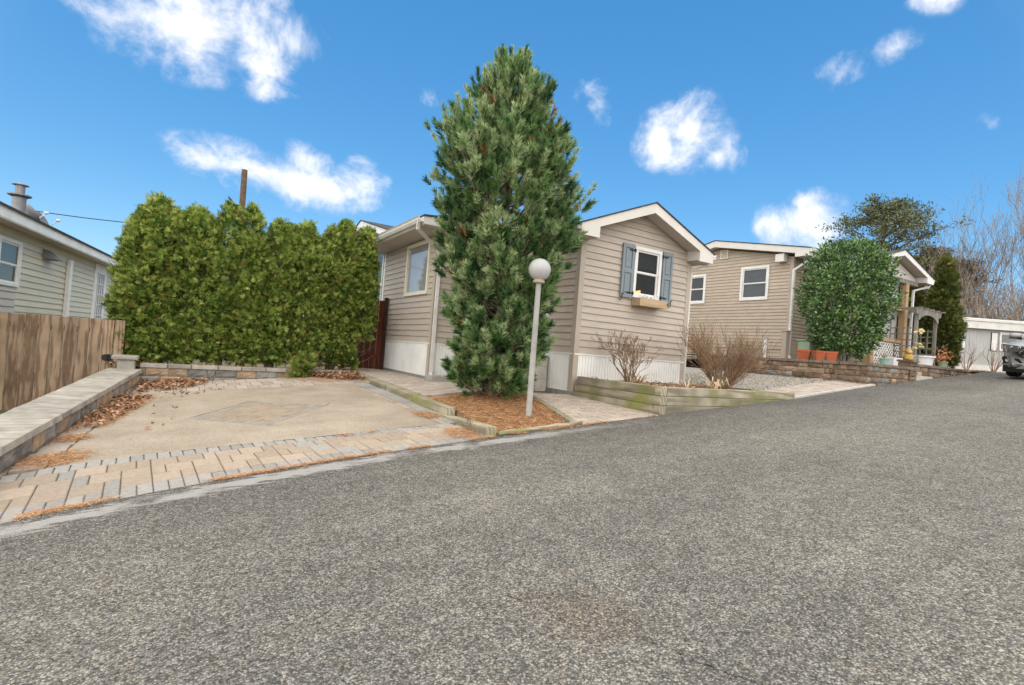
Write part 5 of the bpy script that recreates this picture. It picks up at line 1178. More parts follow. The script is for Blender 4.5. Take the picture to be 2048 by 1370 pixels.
arborvitae('arborvitae', (1.55, 12.40, ZB), HP, ((0, 0, .42, 3.16), (.2, 0, .36, 3.12), (-.12, -.12, .36, 2.2)), 'round-topped arborvitae midway along the hedge, right of the pole', G_, seed=5, nspray=5200)
arborvitae('arborvitae', (2.12, 12.40, ZB), HP, ((0, 0, .44, 3.22), (.2, -.02, .36, 2.9)), 'arborvitae of the hedge with a branch trailing over the block wall', G_, seed=6, nspray=5200, brown=.045, holes=((2.02, 12.4, 1.05, .10),))
arborvitae('arborvitae', (2.80, 12.40, ZB), HP, ((-.12, 0, .42, 3.25), (.14, 0, .42, 3.42), (.25, -.1, .30, 2.9)), 'pointed arborvitae second from the right in the hedge', G_, seed=7, nspray=6200, brown=.055)
arborvitae('arborvitae', (3.32, 12.40, ZB), HP, ((.14, 0, .25, 3.36), (.10, -.05, .30, 2.5)), 'slim rightmost arborvitae of the hedge, beside the red fence', G_, seed=8, nspray=3300, brown=.06, zstart=.30)
# low skirt of sprays that spills over the wall
arborvitae('arborvitae', (2.05, 11.60, -.93), [(0, .5), (.3, 1), (.8, .9), (1, .3)], ((0, 0, .22, .40), (.1, .06, .2, .5)), 'small arborvitae branch trailing over the front of the block wall', G_, seed=9, nspray=420, brown=.09)
CP = [(0, .75), (.08, .95), (.25, 1), (.5, .86), (.72, .64), (.88, .42), (.96, .25), (1, .08)]
arborvitae('arborvitae', (20.75, 7.45, .42), CP, ((0, 0, .45, 3.62),), 'dark cone-shaped arborvitae to the right of the grey arbor', 'arborvitae up the lane', m='arbor_dark', seed=21, nspray=5200, leaf=.10, brown=.02)
arborvitae('arborvitae', (21.2, 8.55, .5), CP, ((0, 0, .40, 3.75),), 'dark arborvitae behind the arbor and porch downspout', 'arborvitae up the lane', m='arbor_dark', seed=22, nspray=4200, leaf=.10, brown=.05)

# ------------------------------------------------------------------ holly
hb = Vector((14.45, 7.25, .33)); holly = thing('holly_bush', hb, 'large rounded glossy green holly bush above the brown stone wall', 'bush')
tb = Tubes(5); rr = random.Random(3)
for k in range(5): a = k*1.26; tb.seg([hb+Vector((math.cos(a)*.1, math.sin(a)*.1, -.05)), hb+Vector((math.cos(a)*.2, math.sin(a)*.2, .7)), hb+Vector((math.cos(a)*.5, math.sin(a)*.5, 2.0))], [.05, .04, .015])
tb.build('trunk', 'bark_grey', holly)
nc = 1500; n = nc*13; f = np.repeat(rng.uniform(0, 1, nc), 13); az = np.repeat(rng.uniform(0, 2*math.pi, nc), 13)
rp = np.interp(f, [0, .06, .2, .4, .65, .82, .92, .97, 1], [.40, .58, .80, .93, .97, .86, .64, .42, .08])
lump = np.array([mnoise.noise(Vector((math.cos(a)*2.4, math.sin(a)*2.4, h*6+4))) for a, h in zip(az, f)])
rad = rp*(1+.30*lump)*np.repeat(1.05-.55*rng.uniform(0, 1, nc)**1.7, 13)
C = np.stack([hb.x+np.cos(az)*rad, hb.y+np.sin(az)*rad, hb.z+.26+f*2.84+.16*lump], 1)+rng.normal(0, .055, (n, 3)); out = np.stack([np.cos(az), np.sin(az), np.interp(f, [0, .6, 1], [-.1, .3, 1.6])], 1)
A = unitv(out*.7+rng.normal(0, .6, (n, 3))+np.array([0, 0, .15])); S = unitv(np.cross(A, out+rng.normal(0, .5, (n, 3))))
V, F = diamonds(C, A, S, rng.uniform(.07, .115, n), rng.uniform(.035, .055, n), .5); 
ns_ = 70; fz_ = rng.uniform(.25, 1, ns_); a_ = rng.uniform(0, 2*math.pi, ns_); r_ = np.interp(fz_, [0, .4, .65, .82, .92, 1], [.6, .93, .97, .86, .64, .15])
T0 = np.stack([hb.x+np.cos(a_)*r_, hb.y+np.sin(a_)*r_, hb.z+.3+fz_*2.84], 1); Tdir = unitv(np.stack([np.cos(a_), np.sin(a_), np.interp(fz_, [0, 1], [.4, 1.6])], 1)+rng.normal(0, .35, (ns_, 3)))
kk_ = 12; tt_ = rng.uniform(0, 1, (ns_, kk_)); C2 = (T0[:, None]+Tdir[:, None]*(tt_*rng.uniform(.14, .34, (ns_, 1)))[..., None]).reshape(-1, 3); A2 = unitv(np.repeat(Tdir, kk_, 0)*.8+rng.normal(0, .6, (ns_*kk_, 3)))
V2, F2 = diamonds(C2, A2, perp(A2), rng.uniform(.06, .10, len(C2)), .045); fast('crown', np.concatenate([V, V2]), np.concatenate([F, F2+len(V)]), 'holly_leaf', holly)

# ------------------------------------------------------------------ bare shrubs in the planter
def bare_shrub(base, label, nst, height, spread, lev, m, seed, r0=.014, kids=(2, 3), lean=(0, 0), wob=.16, cat='shrub', group=None, shrink=.7, up=.12):
    t = thing('bare_shrub', base, label, cat, group); tb = Tubes(4); rr = random.Random(seed); b = Vector(base)
    for k in range(nst):
        a = 2*math.pi*k/nst+rr.uniform(-.3, .3); d = Vector((math.cos(a)*spread+lean[0], math.sin(a)*spread+lean[1], 1)).normalized()
        grow(tb, b+Vector((math.cos(a)*.05, math.sin(a)*.05, -.03)), d, height*rr.uniform(.32, .46), r0*rr.uniform(.7, 1.1), 0, rr, lev, .5, up, wob, kids, shrink, None, .0022)
    tb.build('stems', m, t); return t
bare_shrub((6.93, 7.12, -.40), 'small bare shrub with gnarled brown stems near the house corner', 14, .98, .38, 5, 'twig_tan', 4, r0=.016, kids=(2, 3), wob=.18, shrink=.66)
bare_shrub((8.75, 6.55, -.40), 'wide bare twiggy shrub fanning out at the right end of the timber planter', 46, 1.36, .95, 3, 'twig_tan', 12, r0=.011, lean=(.14, 0), wob=.10, kids=(3, 4))
for i, (x, y, z) in enumerate(((36.0, 11.7, .86), (37.2, 10.9, .88), (38.6, 10.0, .9))):
    bare_shrub((x, y, z), ('bare reddish shrub against the white trailer, nearest the arborvitae', 'bare reddish shrub against the white trailer, just left of the car', 'bare reddish shrub against the white trailer, behind the car')[i], 9, 2.3, .42, 2, 'twig_red', 30+i, r0=.022, wob=.1, group='shrubs in front of the white trailer')
# dried strap leaves on the planter soil
def strap_clump(base, n, L_, label, seed):
    t = thing('dried_plant', base, label, 'plant', 'dried perennials in the planter'); rr = random.Random(seed); V = []; F = []
    for k in range(n):
        a = rr.uniform(0, 6.28); d = Vector((math.cos(a), math.sin(a), 0)); s = Vector((-d.y, d.x, 0))*rr.uniform(.006, .013); l = L_*rr.uniform(.5, 1.1); h = l*rr.uniform(.2, .75); p = Vector(base)+d*.03
        pts = [p, p+d*l*.35+Vector((0, 0, h*.8)), p+d*l*.75+Vector((0, 0, h)), p+d*l+Vector((0, 0, h*.45))]; i0 = len(V)
        for j, q in enumerate(pts): w = (1, 1, .8, .15)[j]; V += [q-s*w, q+s*w]
        F += [(i0+2*j, i0+2*j+1, i0+2*j+3, i0+2*j+2) for j in range(3)]
    fast('leaves', [tuple(v) for v in V], F, 'straw', t); return t
strap_clump((7.28, 7.25, -.41), 26, .34, 'dried strap-leaved plant lying beside the small bare shrub', 2)
strap_clump((8.15, 6.25, -.41), 34, .36, 'dried pale plant clump at the foot of the wide bare shrub', 3)
strap_clump((7.72, 6.5, -.41), 14, .25, 'little dried plant tuft in front of the house downspout', 4)
strap_clump((6.35, 7.55, -.41), 7, .13, 'tiny dried sprig at the house end of the timber planter', 6)
t = thing('fallen_leaf', (7.95, 6.05, -.40), 'big pale curled leaf standing upright in the planter soil', 'leaf')
LV = [(0, 0, 0), (-.07, .01, .05), (-.05, -.01, .12), (-.10, .02, .17), (-.02, -.015, .19), (.01, 0, .27), (.05, -.015, .18), (.10, .02, .15), (.06, -.01, .09), (.07, .015, .04)]
MB().add([(7.95+x*.8, 6.05+y, -.405+z*.8) for x, y, z in LV] + [(7.95, 6.03, -.31)], [(0, i, i+1, 10)[1:] if False else (10, i, i+1) for i in range(1, 9)]+[(10, 0, 1), (10, 9, 0)]).build('leaf_blade', 'dead_leaf_pale', t)

# ------------------------------------------------------------------ globe lamp
LB = Vector((4.21, 6.28, -.97)); lamp = thing('lamp_post', LB, 'globe lamp on a grey post beside the pine tree', 'lamp')
MB().lathe([(.053, -.05), (.047, 0), (.043, .25), (.038, 1.93), (.038, 2.0)], LB, 20).build('post', 'lamp_post', lamp, smooth=True)
MB().lathe([(.045, 1.955), (.085, 1.965), (.088, 1.985), (.075, 2.0), (.07, 2.02)], LB, 20).build('collar', 'lamp_collar', lamp)
gc = 2.155; MB().lathe([(.158*math.sin(a), gc-.158*math.cos(a)) for a in np.linspace(.42, math.pi, 22)], LB, 36).build('globe', 'lamp_globe', lamp, smooth=True)

# ------------------------------------------------------------------ leaf and needle litter
def in_poly(x, y, poly):
    c = False; j = len(poly)-1
    for i in range(len(poly)):
        if (poly[i][1] > y) != (poly[j][1] > y) and x < (poly[j][0]-poly[i][0])*(y-poly[i][1])/(poly[j][1]-poly[i][1])+poly[i][0]: c = not c
        j = i
    return c
def sample(poly, n, g):
    xs = [p[0] for p in poly]; ys = [p[1] for p in poly]; out = []
    while len(out) < n:
        x, y = g.uniform(min(xs), max(xs)), g.uniform(min(ys), max(ys))
        if in_poly(x, y, poly): out.append((x, y))
    return np.array(out)
def patch(cx, cy, rx, ry, rot=0, seed=0):
    rr = random.Random(seed); out = []
    for k in range(18):
        a = 2*math.pi*k/18; q = 1+rr.uniform(-.28, .28); x, y = rx*q*math.cos(a), ry*q*math.sin(a); out.append((cx+x*math.cos(rot)-y*math.sin(rot), cy+x*math.sin(rot)+y*math.cos(rot)))
    return out
def litter(name, poly, n, zf, m, label, kindl, seed, L_=(.05, .09), W_=.0045, depth=.02, group=None, blob=None, rim=False):
    g = np.random.default_rng(seed); Q = sample(poly, n, g)
    if blob: Q = Q[[mnoise.noise(Vector((x*blob, y*blob, seed))) > -.08 for x, y in Q]]
    if rim: c0 = Q.mean(0); dd = np.linalg.norm((Q-c0)/Q.std(0), axis=1); Q = Q[g.uniform(.3, 2.3, len(Q)) > dd]
    n = len(Q)
    P = np.stack([Q[:, 0], Q[:, 1], [zf(x, y) for x, y in Q]], 1); P[:, 2] += g.uniform(.004, depth, n)
    if kindl == 'needle':
        a = g.uniform(0, 2*math.pi, n); A = unitv(np.stack([np.cos(a), np.sin(a), g.normal(0, .18, n)], 1)); S = unitv(np.cross(A, np.array([0, 0, 1])+g.normal(0, .3, (n, 3)))); V, F = needles(P, A, S, g.uniform(*L_, n), W_)
    else:
        A = unitv(g.normal(0, 1, (n, 3))*np.array([1, 1, .45])); S = unitv(np.cross(A, np.array([0, 0, 1])+g.normal(0, .5, (n, 3)))); l = g.uniform(*L_, n); N_ = np.cross(A, S); N_ *= np.sign(N_[:, 2:3]+1e-6)
        w = l*.6; cu = g.uniform(.05, .35, n)[:, None]*l[:, None]
        B = P; V = np.stack([B-A*l[:, None]/2, B+S*w[:, None]/2+N_*cu, B+A*l[:, None]/2+N_*cu*.4, B-S*w[:, None]/2+N_*cu], 1)
        V = np.stack([V[:, 0], V[:, 1], V[:, 2], V[:, 0], V[:, 2], V[:, 3]], 1)
        V = V.reshape(-1, 3); F = np.arange(len(V)).reshape(-1, 3)
    o = fast(name, V, F, m); return tag(o, label, 'litter', group, 'stuff')
litter('pine_needles', [(3.3, 5.62), (4.58, 5.64), (5.08, 7.7), (3.3, 7.7)], 15000, bed_z, 'needle_litter', 'orange pine needles covering the bed under the pine tree', 'needle', 1, W_=.006, depth=.03)
litter('pine_needles', patch(2.95, 5.85, .24, .34, .3, 3), 2600, D, 'needle_litter', 'orange needles drifted against the timber end by the road', 'needle', 2, rim=True)
litter('pine_needles', patch(2.97, 7.0, .17, .36, .1, 4), 1800, D, 'needle_litter', 'small drift of needles beside the grey timber edging', 'needle', 3, rim=True)
litter('pine_needles', [(-1.45, 4.63), (.3, 5.12), (1.5, 5.33), (3.2, 5.44), (3.2, 5.52), (1.5, 5.42), (.3, 5.2), (-1.45, 4.75)], 4200, lambda x, y: R(x), 'needle_litter', 'line of needles along the road edge of the paver apron', 'needle', 4, blob=2.6)
litter('pine_needles', [(3.3, 5.44), (6.0, 5.54), (6.0, 5.62), (3.3, 5.54)], 1700, lambda x, y: R(x), 'needle_litter', 'line of needles along the road edge below the pine bed', 'needle', 5, blob=2.0)
litter('pine_needles', patch(-.98, 6.38, .26, .34, -.4, 5), 3400, D, 'needle_litter', 'orange needle patch at the near foot of the left wall', 'needle', 6, rim=True)
litter('pine_needles', patch(-.94, 7.30, .17, .24, -.2, 6), 1500, D, 'needle_litter', 'second small needle patch along the left wall', 'needle', 7, rim=True)
litter('pine_needles', patch(1.8, 6.33, .24, .08, .1, 7), 420, D, 'needle_litter', 'thin smear of needles on the grey pavers of the apron', 'needle', 8, blob=3)
wl_ = lambda y: wall_x(y)+.02
litter('dead_leaves', [(wl_(7.7), 7.7), (wl_(7.7)+.28, 7.75), (wl_(9)+.42, 9.0), (wl_(9.9)+.45, 9.9), (wl_(10)+.1, 10.1), (wl_(9.9), 9.9), (wl_(8.6), 8.6)], 400, D, 'dead_leaf', 'drift of rust-brown leaves along the left wall', 'leaf', 9, L_=(.05, .09), depth=.06)
litter('pine_needles', [(wl_(7.7), 7.7), (wl_(7.7)+.33, 7.75), (wl_(9)+.45, 9.0), (wl_(9.9)+.5, 9.9), (wl_(9.9), 9.9)], 2600, D, 'needle_litter', 'needles mixed into the leaf drift along the left wall', 'needle', 10)
litter('dead_leaves', [(-.62, 10.4), (-.1, 10.45), (.40, 11.0), (.45, 11.5), (-.6, 11.52)], 480, D, 'dead_leaf', 'pile of rust-brown leaves in the far left corner of the driveway', 'leaf', 11, L_=(.06, .10), depth=.07)
litter('dead_leaves', [(2.75, 10.8), (3.12, 10.6), (3.14, 11.5), (2.2, 11.52), (2.4, 11.2)], 520, D, 'dead_leaf', 'pile of tan leaves where the block wall meets the timber edging', 'leaf', 12, L_=(.06, .10), depth=.11)
litter('pine_needles', [(2.0, 10.9), (3.1, 10.3), (3.12, 11.4), (1.7, 11.5)], 2200, D, 'needle_litter', 'needles spread round the leaf pile at the timber edging', 'needle', 13)
litter('dead_leaves', [(-.5, 9.6), (.4, 9.9), (.8, 10.6), (-.3, 10.3)], 26, D, 'dead_leaf', 'a few loose leaves strewn on the far left of the slab', 'leaf', 14, depth=.012)
litter('dead_leaves', [(-.5, 7.4), (.1, 7.6), (.1, 8.8), (-.5, 9.2)], 9, D, 'dead_leaf', 'a few loose leaves strewn on the near left of the slab', 'leaf', 15, depth=.012)
litter('dead_leaves', [(-1.2, 11.75), (3.3, 11.75), (3.3, 12.2), (-1.2, 12.2)], 1100, lambda x, y: -.79, 'dead_leaf', 'brown leaves lying under the hedge on top of the block wall', 'leaf', 16, depth=.05)
litter('dead_leaves', [(6.3, 5.8), (9.3, 5.8), (9.3, 7.6), (6.3, 7.6)], 130, lambda x, y: ZT-.045, 'dead_leaf', 'scattered brown leaves on the planter soil', 'leaf', 17, depth=.03)
litter('pine_needles', [(4.7, 5.62), (6.0, 5.65), (6.0, 7.6), (5.1, 7.6)], 420, Wk, 'needle_litter', 'stray needles on the walk between pine bed and planter', 'needle', 18, depth=.008)
litter('dead_leaves', [(17, 5.85), (22, 6.2), (29, 10.2), (28, 10.6), (21.5, 6.55), (17, 6.1)], 420, lambda x, y: R(x)+.01, 'dead_leaf', 'leaf litter along the far edge of the lane by the low wall', 'leaf', 19, L_=(.035, .065), depth=.03)
litter('grass_tufts', [(-4.5, 9.5), (-1.7, 7.6), (-1.35, 11.2), (-1.5, 11.95), (-4.5, 11.95)], 9000, lambda x, y: R(x)-.11, 'grass_green', 'green grass between the left wall and the board fence', 'needle', 20, L_=(.05, .1), W_=.008, depth=.03)
t = thing('dry_weed', (3.08, 5.75, -1.03), 'wiry dried weed against the end timber beside the road', 'plant'); tb = Tubes(3); rr = random.Random(8)
for k in range(7): grow(tb, Vector((3.09+.02*rr.random(), 5.66+.07*k, -1.04)), Vector((rr.uniform(-.5, .1), rr.uniform(-.3, .3), 1)).normalized(), .10, .0035, 0, rr, 2, .7, .05, .25, (2, 3), .7, None, .0018, 3)
tb.build('stems', 'bark', t)['kind'] = 'stuff'

# ------------------------------------------------------------------ things on the neighbour's terrace
def square_pot(base, w, h, label, m='terracotta', rot=0):
    t = thing('flower_pot', base, label, 'flower pot', 'terracotta pots'); b = Vector(base); c, s = math.cos(rot), math.sin(rot)
    def ring(r, z): return [(b.x+(x*c-y*s)*r, b.y+(x*s+y*c)*r, b.z+z) for x, y in ((-1, -1), (1, -1), (1, 1), (-1, 1))]
    V = ring(w*.36, 0)+ring(w*.47, h*.80)+ring(w*.5, h*.80)+ring(w*.52, h)+ring(w*.45, h)+ring(w*.42, h*.86); F = [(3, 2, 1, 0)]
    for i in range(5): F += [(4*i+k, 4*i+(k+1) % 4, 4*i+4+(k+1) % 4, 4*i+4+k) for k in range(4)]
    MB().add(V, F).build('pot', m, t); MB().poly(ring(w*.43, h*.85)).build('pot_soil', 'soil', t); return t
square_pot((13.50, 7.72, .338), .31, .27, 'largest terracotta pot on the stone wall, nearest the house downspout', rot=.35)
square_pot((13.46, 7.33, .338), .23, .26, 'middle terracotta pot of three on the stone wall, beside the holly', rot=.9)
square_pot((13.66, 7.12, .338), .25, .26, 'shaded terracotta pot half hidden under the holly', rot=.5)
t = thing('garden_bin', (14.0, 8.2, .34), 'pale green plastic bin between the holly and the house downspout', 'bin')
MB().prism([(13.96, 7.86, .34), (14.26, 7.86, .34), (14.30, 7.84, .86), (13.92, 7.84, .86)], (0, .32, 0)).build('body', 'plastic_green', t, bevel=.02); MB().box(13.90, 14.32, 7.81, 8.19, .865, .90).build('lid', 'plastic_green', t, bevel=.012)
t = thing('flower_pot', (13.98, 6.12, .356), 'small pale green pot of dry grass on the stone wall cap', 'flower pot'); b = Vector((14.0, 6.10, .358))
MB().lathe([(.07, 0), (.10, .13), (.115, .13), (.115, .15), (.095, .15), (.09, .13)], b, 14).build('pot', 'pot_green', t)
V = []; F = []
for k in range(90):
    a = random.uniform(0, 6.28); d = Vector((math.cos(a)*.7-.35, math.sin(a)*.7, 1.0)).normalized(); s = Vector((-d.y, d.x, 0))*.006; p = b+Vector((0, 0, .13)); l = random.uniform(.15, .34); i0 = len(V); V += [p-s, p+s, p+d*l+Vector((0, 0, -.06*l))]; F.append((i0, i0+1, i0+2))
fast('dry_grass', [tuple(v) for v in V], F, 'straw', t)
t = thing('garden_ornament', (15.42, 6.19, .543), 'small gold seated animal ornament on the block pier', 'ornament'); b = Vector((15.42, 6.19, .543))
MB().lathe([(.10, 0), (.115, .04), (.10, .11), (.07, .16), (.04, .18)], b, 12).build('body', 'ornament_gold', t, smooth=True)
mb = MB(); mb.lathe([(.0, -.07), (.06, -.05), (.078, 0), (.06, .05), (0, .07)], b+Vector((-.03, -.02, .20)), 10); mb.lathe([(.03, 0), (.025, .03), (0, .04)], b+Vector((-.09, -.05, .19)), 8, (-1, -.5, 0))
for s in (-1, 1): mb.lathe([(.02, 0), (.018, .03), (0, .045)], b+Vector((-.03+.03*s, -.02-.04*s, .255)), 6)
mb.build('head', 'ornament_gold', t, smooth=True)
t = thing('planter_tub', (17.25, 6.6, .36), 'white plastic planter tub in front of the arbor', 'planter'); MB().lathe([(.20, 0), (.23, .06), (.27, .34), (.31, .34), (.31, .38), (.26, .38), (.25, .33)], (17.25, 6.6, .36), 20).build('tub', 'plastic_white', t, smooth=False); MB().lathe([(.24, .32), (.0, .325)], (17.25, 6.6, .36), 20).build('tub_soil', 'soil', t)
t = thing('planter_tub', (16.45, 6.95, .36), 'white planter box half behind the porch post', 'planter'); square = MB(); square.box(16.15, 16.75, 6.8, 7.1, .36, .62); square.build('tub', 'plastic_white', t, bevel=.015)
t = thing('garden_flowers', (16.75, 6.5, .36), 'tall pale yellow artificial flowers by the arbor post', 'flowers'); V = []; F = []
tb = Tubes(4)
for k, (dx, dy, h) in enumerate(((0, 0, 1.02), (.12, .05, .70), (-.1, .03, .55), (.2, 0, .62))):
    p = Vector((16.72, 6.5, .36)); q = p+Vector((dx, dy, h)); tb.seg([p, p+Vector((dx*.4, dy*.4, h*.6)), q], [.006, .005, .004])
    for j in range(26 if k == 0 else 14):
        d = Vector((random.gauss(0, 1), random.gauss(0, 1), random.gauss(.1, .5))).normalized(); s = d.orthogonal().normalized()*.035; l = .13 if k == 0 else .08; i0 = len(V); V += [q, q+d*l*.6+s, q+d*l, q+d*l*.6-s]; F.append((i0, i0+1, i0+2, i0+3))
tb.build('stems', 'grass_green', t); fast('blossoms', [tuple(v) for v in V], F, 'flower_yellow', t)
t = thing('garden_flowers', (18.1, 6.45, .42), 'orange autumn flowers in a pot at the arbor foot', 'flowers'); b = Vector((18.1, 6.42, .42))
MB().lathe([(.09, 0), (.12, .2), (.13, .2), (.13, .22), (.11, .22)], b, 14).build('pot', 'plastic_green', t)
n = 200; C = np.array(b)+np.array([0, 0, .36])+rng.normal(0, 1, (n, 3))*np.array([.10, .09, .14]); V, F = diamonds(C, rand_dir(n), rand_dir(n), .07, .05); fast('blossoms', V, F, 'flower_orange', t)
t = thing('garden_bin', (9.75, 9.0, R(9.7)), 'dark navy bin behind the house corner downspout', 'bin')
MB().prism([(9.45, 8.7, R(9.7)), (9.95, 8.7, R(9.7)), (10.0, 8.66, .35), (9.40, 8.66, .35)], (0, .6, 0)).build('body', 'plastic_navy', t, bevel=.02); MB().box(9.37, 10.03, 8.62, 9.32, .352, .40).build('lid', 'plastic_navy', t, bevel=.012)

# garden arbor
ar = thing('garden_arbor', (18.1, 7.2, .38), 'weathered grey wooden garden arbor with lattice sides', 'arbor'); AX0, AX1, AY0, AY1, AZ0, AZ1 = 17.50, 18.72, 6.88, 7.55, .36, 1.93
for x in (AX0, AX1):
    for y in (AY0, AY1): MB().box(x-.04, x+.04, y-.04, y+.04, AZ0, AZ1).build('post', 'wood_grey', ar, bevel=.005)
for y in (AY0, AY1):
    mb = MB(); x0, x1 = AX0-.22, AX1+.22; N_ = 12; yy_ = y-.062 if y == AY0 else y+.042; top = AZ1+.14
    bot = []
    for i in range(N_+1):
        s = i/N_; x = lerp(AX0+.05, AX1-.05, s); bot.append((x, yy_, AZ1-.16+.17*math.sin(math.pi*s)**.6))
    mb.prism([(x0, yy_, top), (x0+.05, yy_, AZ1), (AX0-.04, yy_, AZ1), (AX0-.04, yy_, AZ1-.17)]+bot+[(AX1+.04, yy_, AZ1-.17), (AX1+.04, yy_, AZ1), (x1-.05, yy_, AZ1), (x1, yy_, top)], (0, .02, 0)); mb.build('arch_beam', 'wood_grey', ar)
for k in range(5): x = lerp(AX0-.12, AX1+.12, k/4); MB().box(x-.02, x+.02, AY0-.18, AY1+.18, AZ1+.145, AZ1+.185).build('top_slat', 'wood_grey', ar)
for x in (AX0, AX1):
    for k in range(7): z = AZ0+.15+k*.17; MB().box(x-.012, x+.012, AY0+.041, AY1-.041, z-.015, z+.015).build('lattice_slat', 'wood_grey', ar)
    for k in range(3): y = lerp(AY0, AY1, (k+1)/4); MB().box(x-.026, x-.013, y-.015, y+.015, AZ0+.1, AZ1-.35).build('lattice_slat', 'wood_grey', ar)

# ------------------------------------------------------------------ pole and cable
t = thing('utility_pole', (1.93, 30.4, -1.3), 'bare wooden utility pole rising behind the hedge', 'pole'); MB().tube([(2.02, 30.45, -1.4), (1.95, 30.45, 7.0), (1.93, 30.45, 8.14)], [.17, .14, .135], 14).build('shaft', 'pole_wood', t)
t = thing('overhead_cable', (-8, 28, 4.3), 'thin dark overhead cable above the left trailer, ending behind the hedge', 'cable')
pts = [Vector((-14, 32, 5.2)).lerp(Vector((1.9, 30.5, 5.0)), i/20)-Vector((0, 0, .55*math.sin(math.pi*i/20))) for i in range(21)]
MB().tube(pts, .02, 5).build('cable', 'cable_black', t)

# ------------------------------------------------------------------ parked car (front towards -X, nose down the slope)
car = thing('parked_car', (19.4, 4.25, R(19.4)), 'silver compact crossover parked at the right edge of the picture', 'car')
CARM = Matrix.Translation(Vector((19.95, 4.24, R(19.95)+.0))) @ Matrix.Rotation(-math.atan(.075), 4, 'Y') @ Matrix.Rotation(math.pi, 4, 'Z')
def cbuild(mb, name, m, parent=None, smooth=False): mb.v = [tuple(CARM @ Vector(p)) for p in mb.v]; return mb.build(name, m, parent or car, smooth=smooth)
ST_ = [  # x, half width, sill z, mid z, shoulder z, hood/roof z
 (2.13, .66, .30, .55, .78, .80), (2.08, .76, .28, .58, .82, .86), (1.98, .84, .28, .60, .86, .92), (1.80, .875, .30, .60, .89, .965), (1.45, .90, .28, .60, .93, 1.00), (.95, .90, .26, .60, .96, 1.05), (.3, .90, .24, .6, .97, 1.04), (-.6, .90, .24, .6, .98, 1.04), (-1.4, .90, .26, .6, 1.0, 1.04), (-1.95, .87, .32, .6, 1.0, 1.04), (-2.15, .78, .40, .6, .98, 1.0), (-2.2, .6, .45, .6, .9, .92)]
V = []; F = []
for x, w, z0, z1, z2, z3 in ST_:
    half = [(w*.93, z0), (w*.985, (z0+z1)/2), (w, z1), (w*.985, z2-.03), (w*.93, z2), (w*.6, lerp(z2, z3, .75)), (0, z3)]
    V += [(x, y, z) for y, z in half]+[(x, -y, z) for y, z in reversed(half[:-1])]
k = 13
for i in range(len(ST_)-1):
    for j in range(k-1): F.append((i*k+j, i*k+j+1, (i+1)*k+j+1, (i+1)*k+j))
F += [tuple(range(k)), tuple(range((len(ST_)-1)*k+k-1, (len(ST_)-1)*k-1, -1))]
cbuild(MB().add(V, F), 'body', 'car_silver', smooth=True)
G = [(.92, .80, .985, .985), (.62, .77, 1.06, 1.16), (.10, .70, 1.40, 1.50), (-.2, .68, 1.46, 1.57), (-1.2, .68, 1.44, 1.57), (-1.7, .68, 1.30, 1.48), (-2.02, .74, 1.02, 1.06)]
V = []; F = []
for x, w, z1, z2 in G: V += [(x, .845, .96), (x, w, z1), (x, w*.8, z2), (x, 0, z2+.015), (x, -w*.8, z2), (x, -w, z1), (x, -.845, .96)]
for i in range(len(G)-1):
    for j in range(6): F.append((i*7+j, i*7+j+1, i*7+j+8, i*7+j+7))
cbuild(MB().add(V, F), 'cabin', 'car_silver', smooth=True)
ws = MB(); ws.quad((.90, .72, 1.01), (.90, -.72, 1.01), (.16, -.60, 1.50), (.16, .60, 1.50)); ws.v = [(x+.012, y, z+.014) for x, y, z in ws.v]; cbuild(ws, 'windscreen', 'window_glass')
for s in (-1, 1):
    sm = MB(); sm.quad((.60, s*.855, 1.02), (-.45, s*.855, 1.02), (-.45, s*.735, 1.42), (.22, s*.735, 1.40)); sm.quad((-.5, s*.855, 1.02), (-1.5, s*.855, 1.02), (-1.4, s*.735, 1.38), (-.5, s*.735, 1.42)); cbuild(sm, 'side_window', 'window_glass')
    # headlamp wraps round the corner
    hl = MB(); hl.prism([(2.135, s*.40, .70), (2.10, s*.72, .655), (1.92, s*.868, .67), (1.78, s*.895, .78), (1.90, s*.872, .865), (2.08, s*.73, .85), (2.135, s*.38, .81)], (.022, s*.006, 0)); ho = cbuild(hl, 'headlight', 'car_lamp')
    lz = MB()
    for yy2, x2 in ((.50, 2.16), (.66, 2.135), (.78, 2.06)): lz.lathe([(.0, -.01), (.034, 0), (.03, .012), (0, .016)], (x2, s*yy2, .785), 10, (1, s*.3, 0))
    cbuild(lz, 'lamp_lens', 'car_chrome', ho)
    fg = MB(); fg.prism([(2.11, s*.42, .40), (2.04, s*.80, .38), (1.985, s*.855, .50), (2.03, s*.82, .56), (2.12, s*.50, .50)], (.03, s*.012, 0)); fo = cbuild(fg, 'fog_lamp', 'car_black')
    fg = MB(); fg.lathe([(.055, 0), (.05, .02), (0, .022)], (2.06, s*.765, .44), 14, (1, s*.35, 0)); cbuild(fg, 'lamp_lens', 'car_chrome', fo)
    tm = MB(); tm.prism([(2.115, s*.40, .335), (2.07, s*.76, .325), (2.005, s*.85, .345), (2.0, s*.85, .385), (2.07, s*.76, .372), (2.12, s*.46, .372)], (.03, s*.01, 0)); cbuild(tm, 'bumper_trim', 'wheel_rim')
    mr_ = MB(); mr_.lathe([(.02, -.14), (.075, -.11), (.095, 0), (.085, .09), (.03, .13)], (.62, s*1.0, 1.085), 12, (.15, s, 0)); mr_.v = [(x, y, 1.085+(z-1.085)*.85) for x, y, z in mr_.v]; mo = cbuild(mr_, 'mirror', 'car_silver', smooth=True)
    ms_ = MB(); ms_.bar((.66, s*.84, 1.0), (.63, s*.95, 1.03), .07, .05); ms_.box(.50, .70, min(s*.90, s*1.12), max(s*.90, s*1.12), 1.002, 1.022); cbuild(ms_, 'mirror_base', 'car_black')
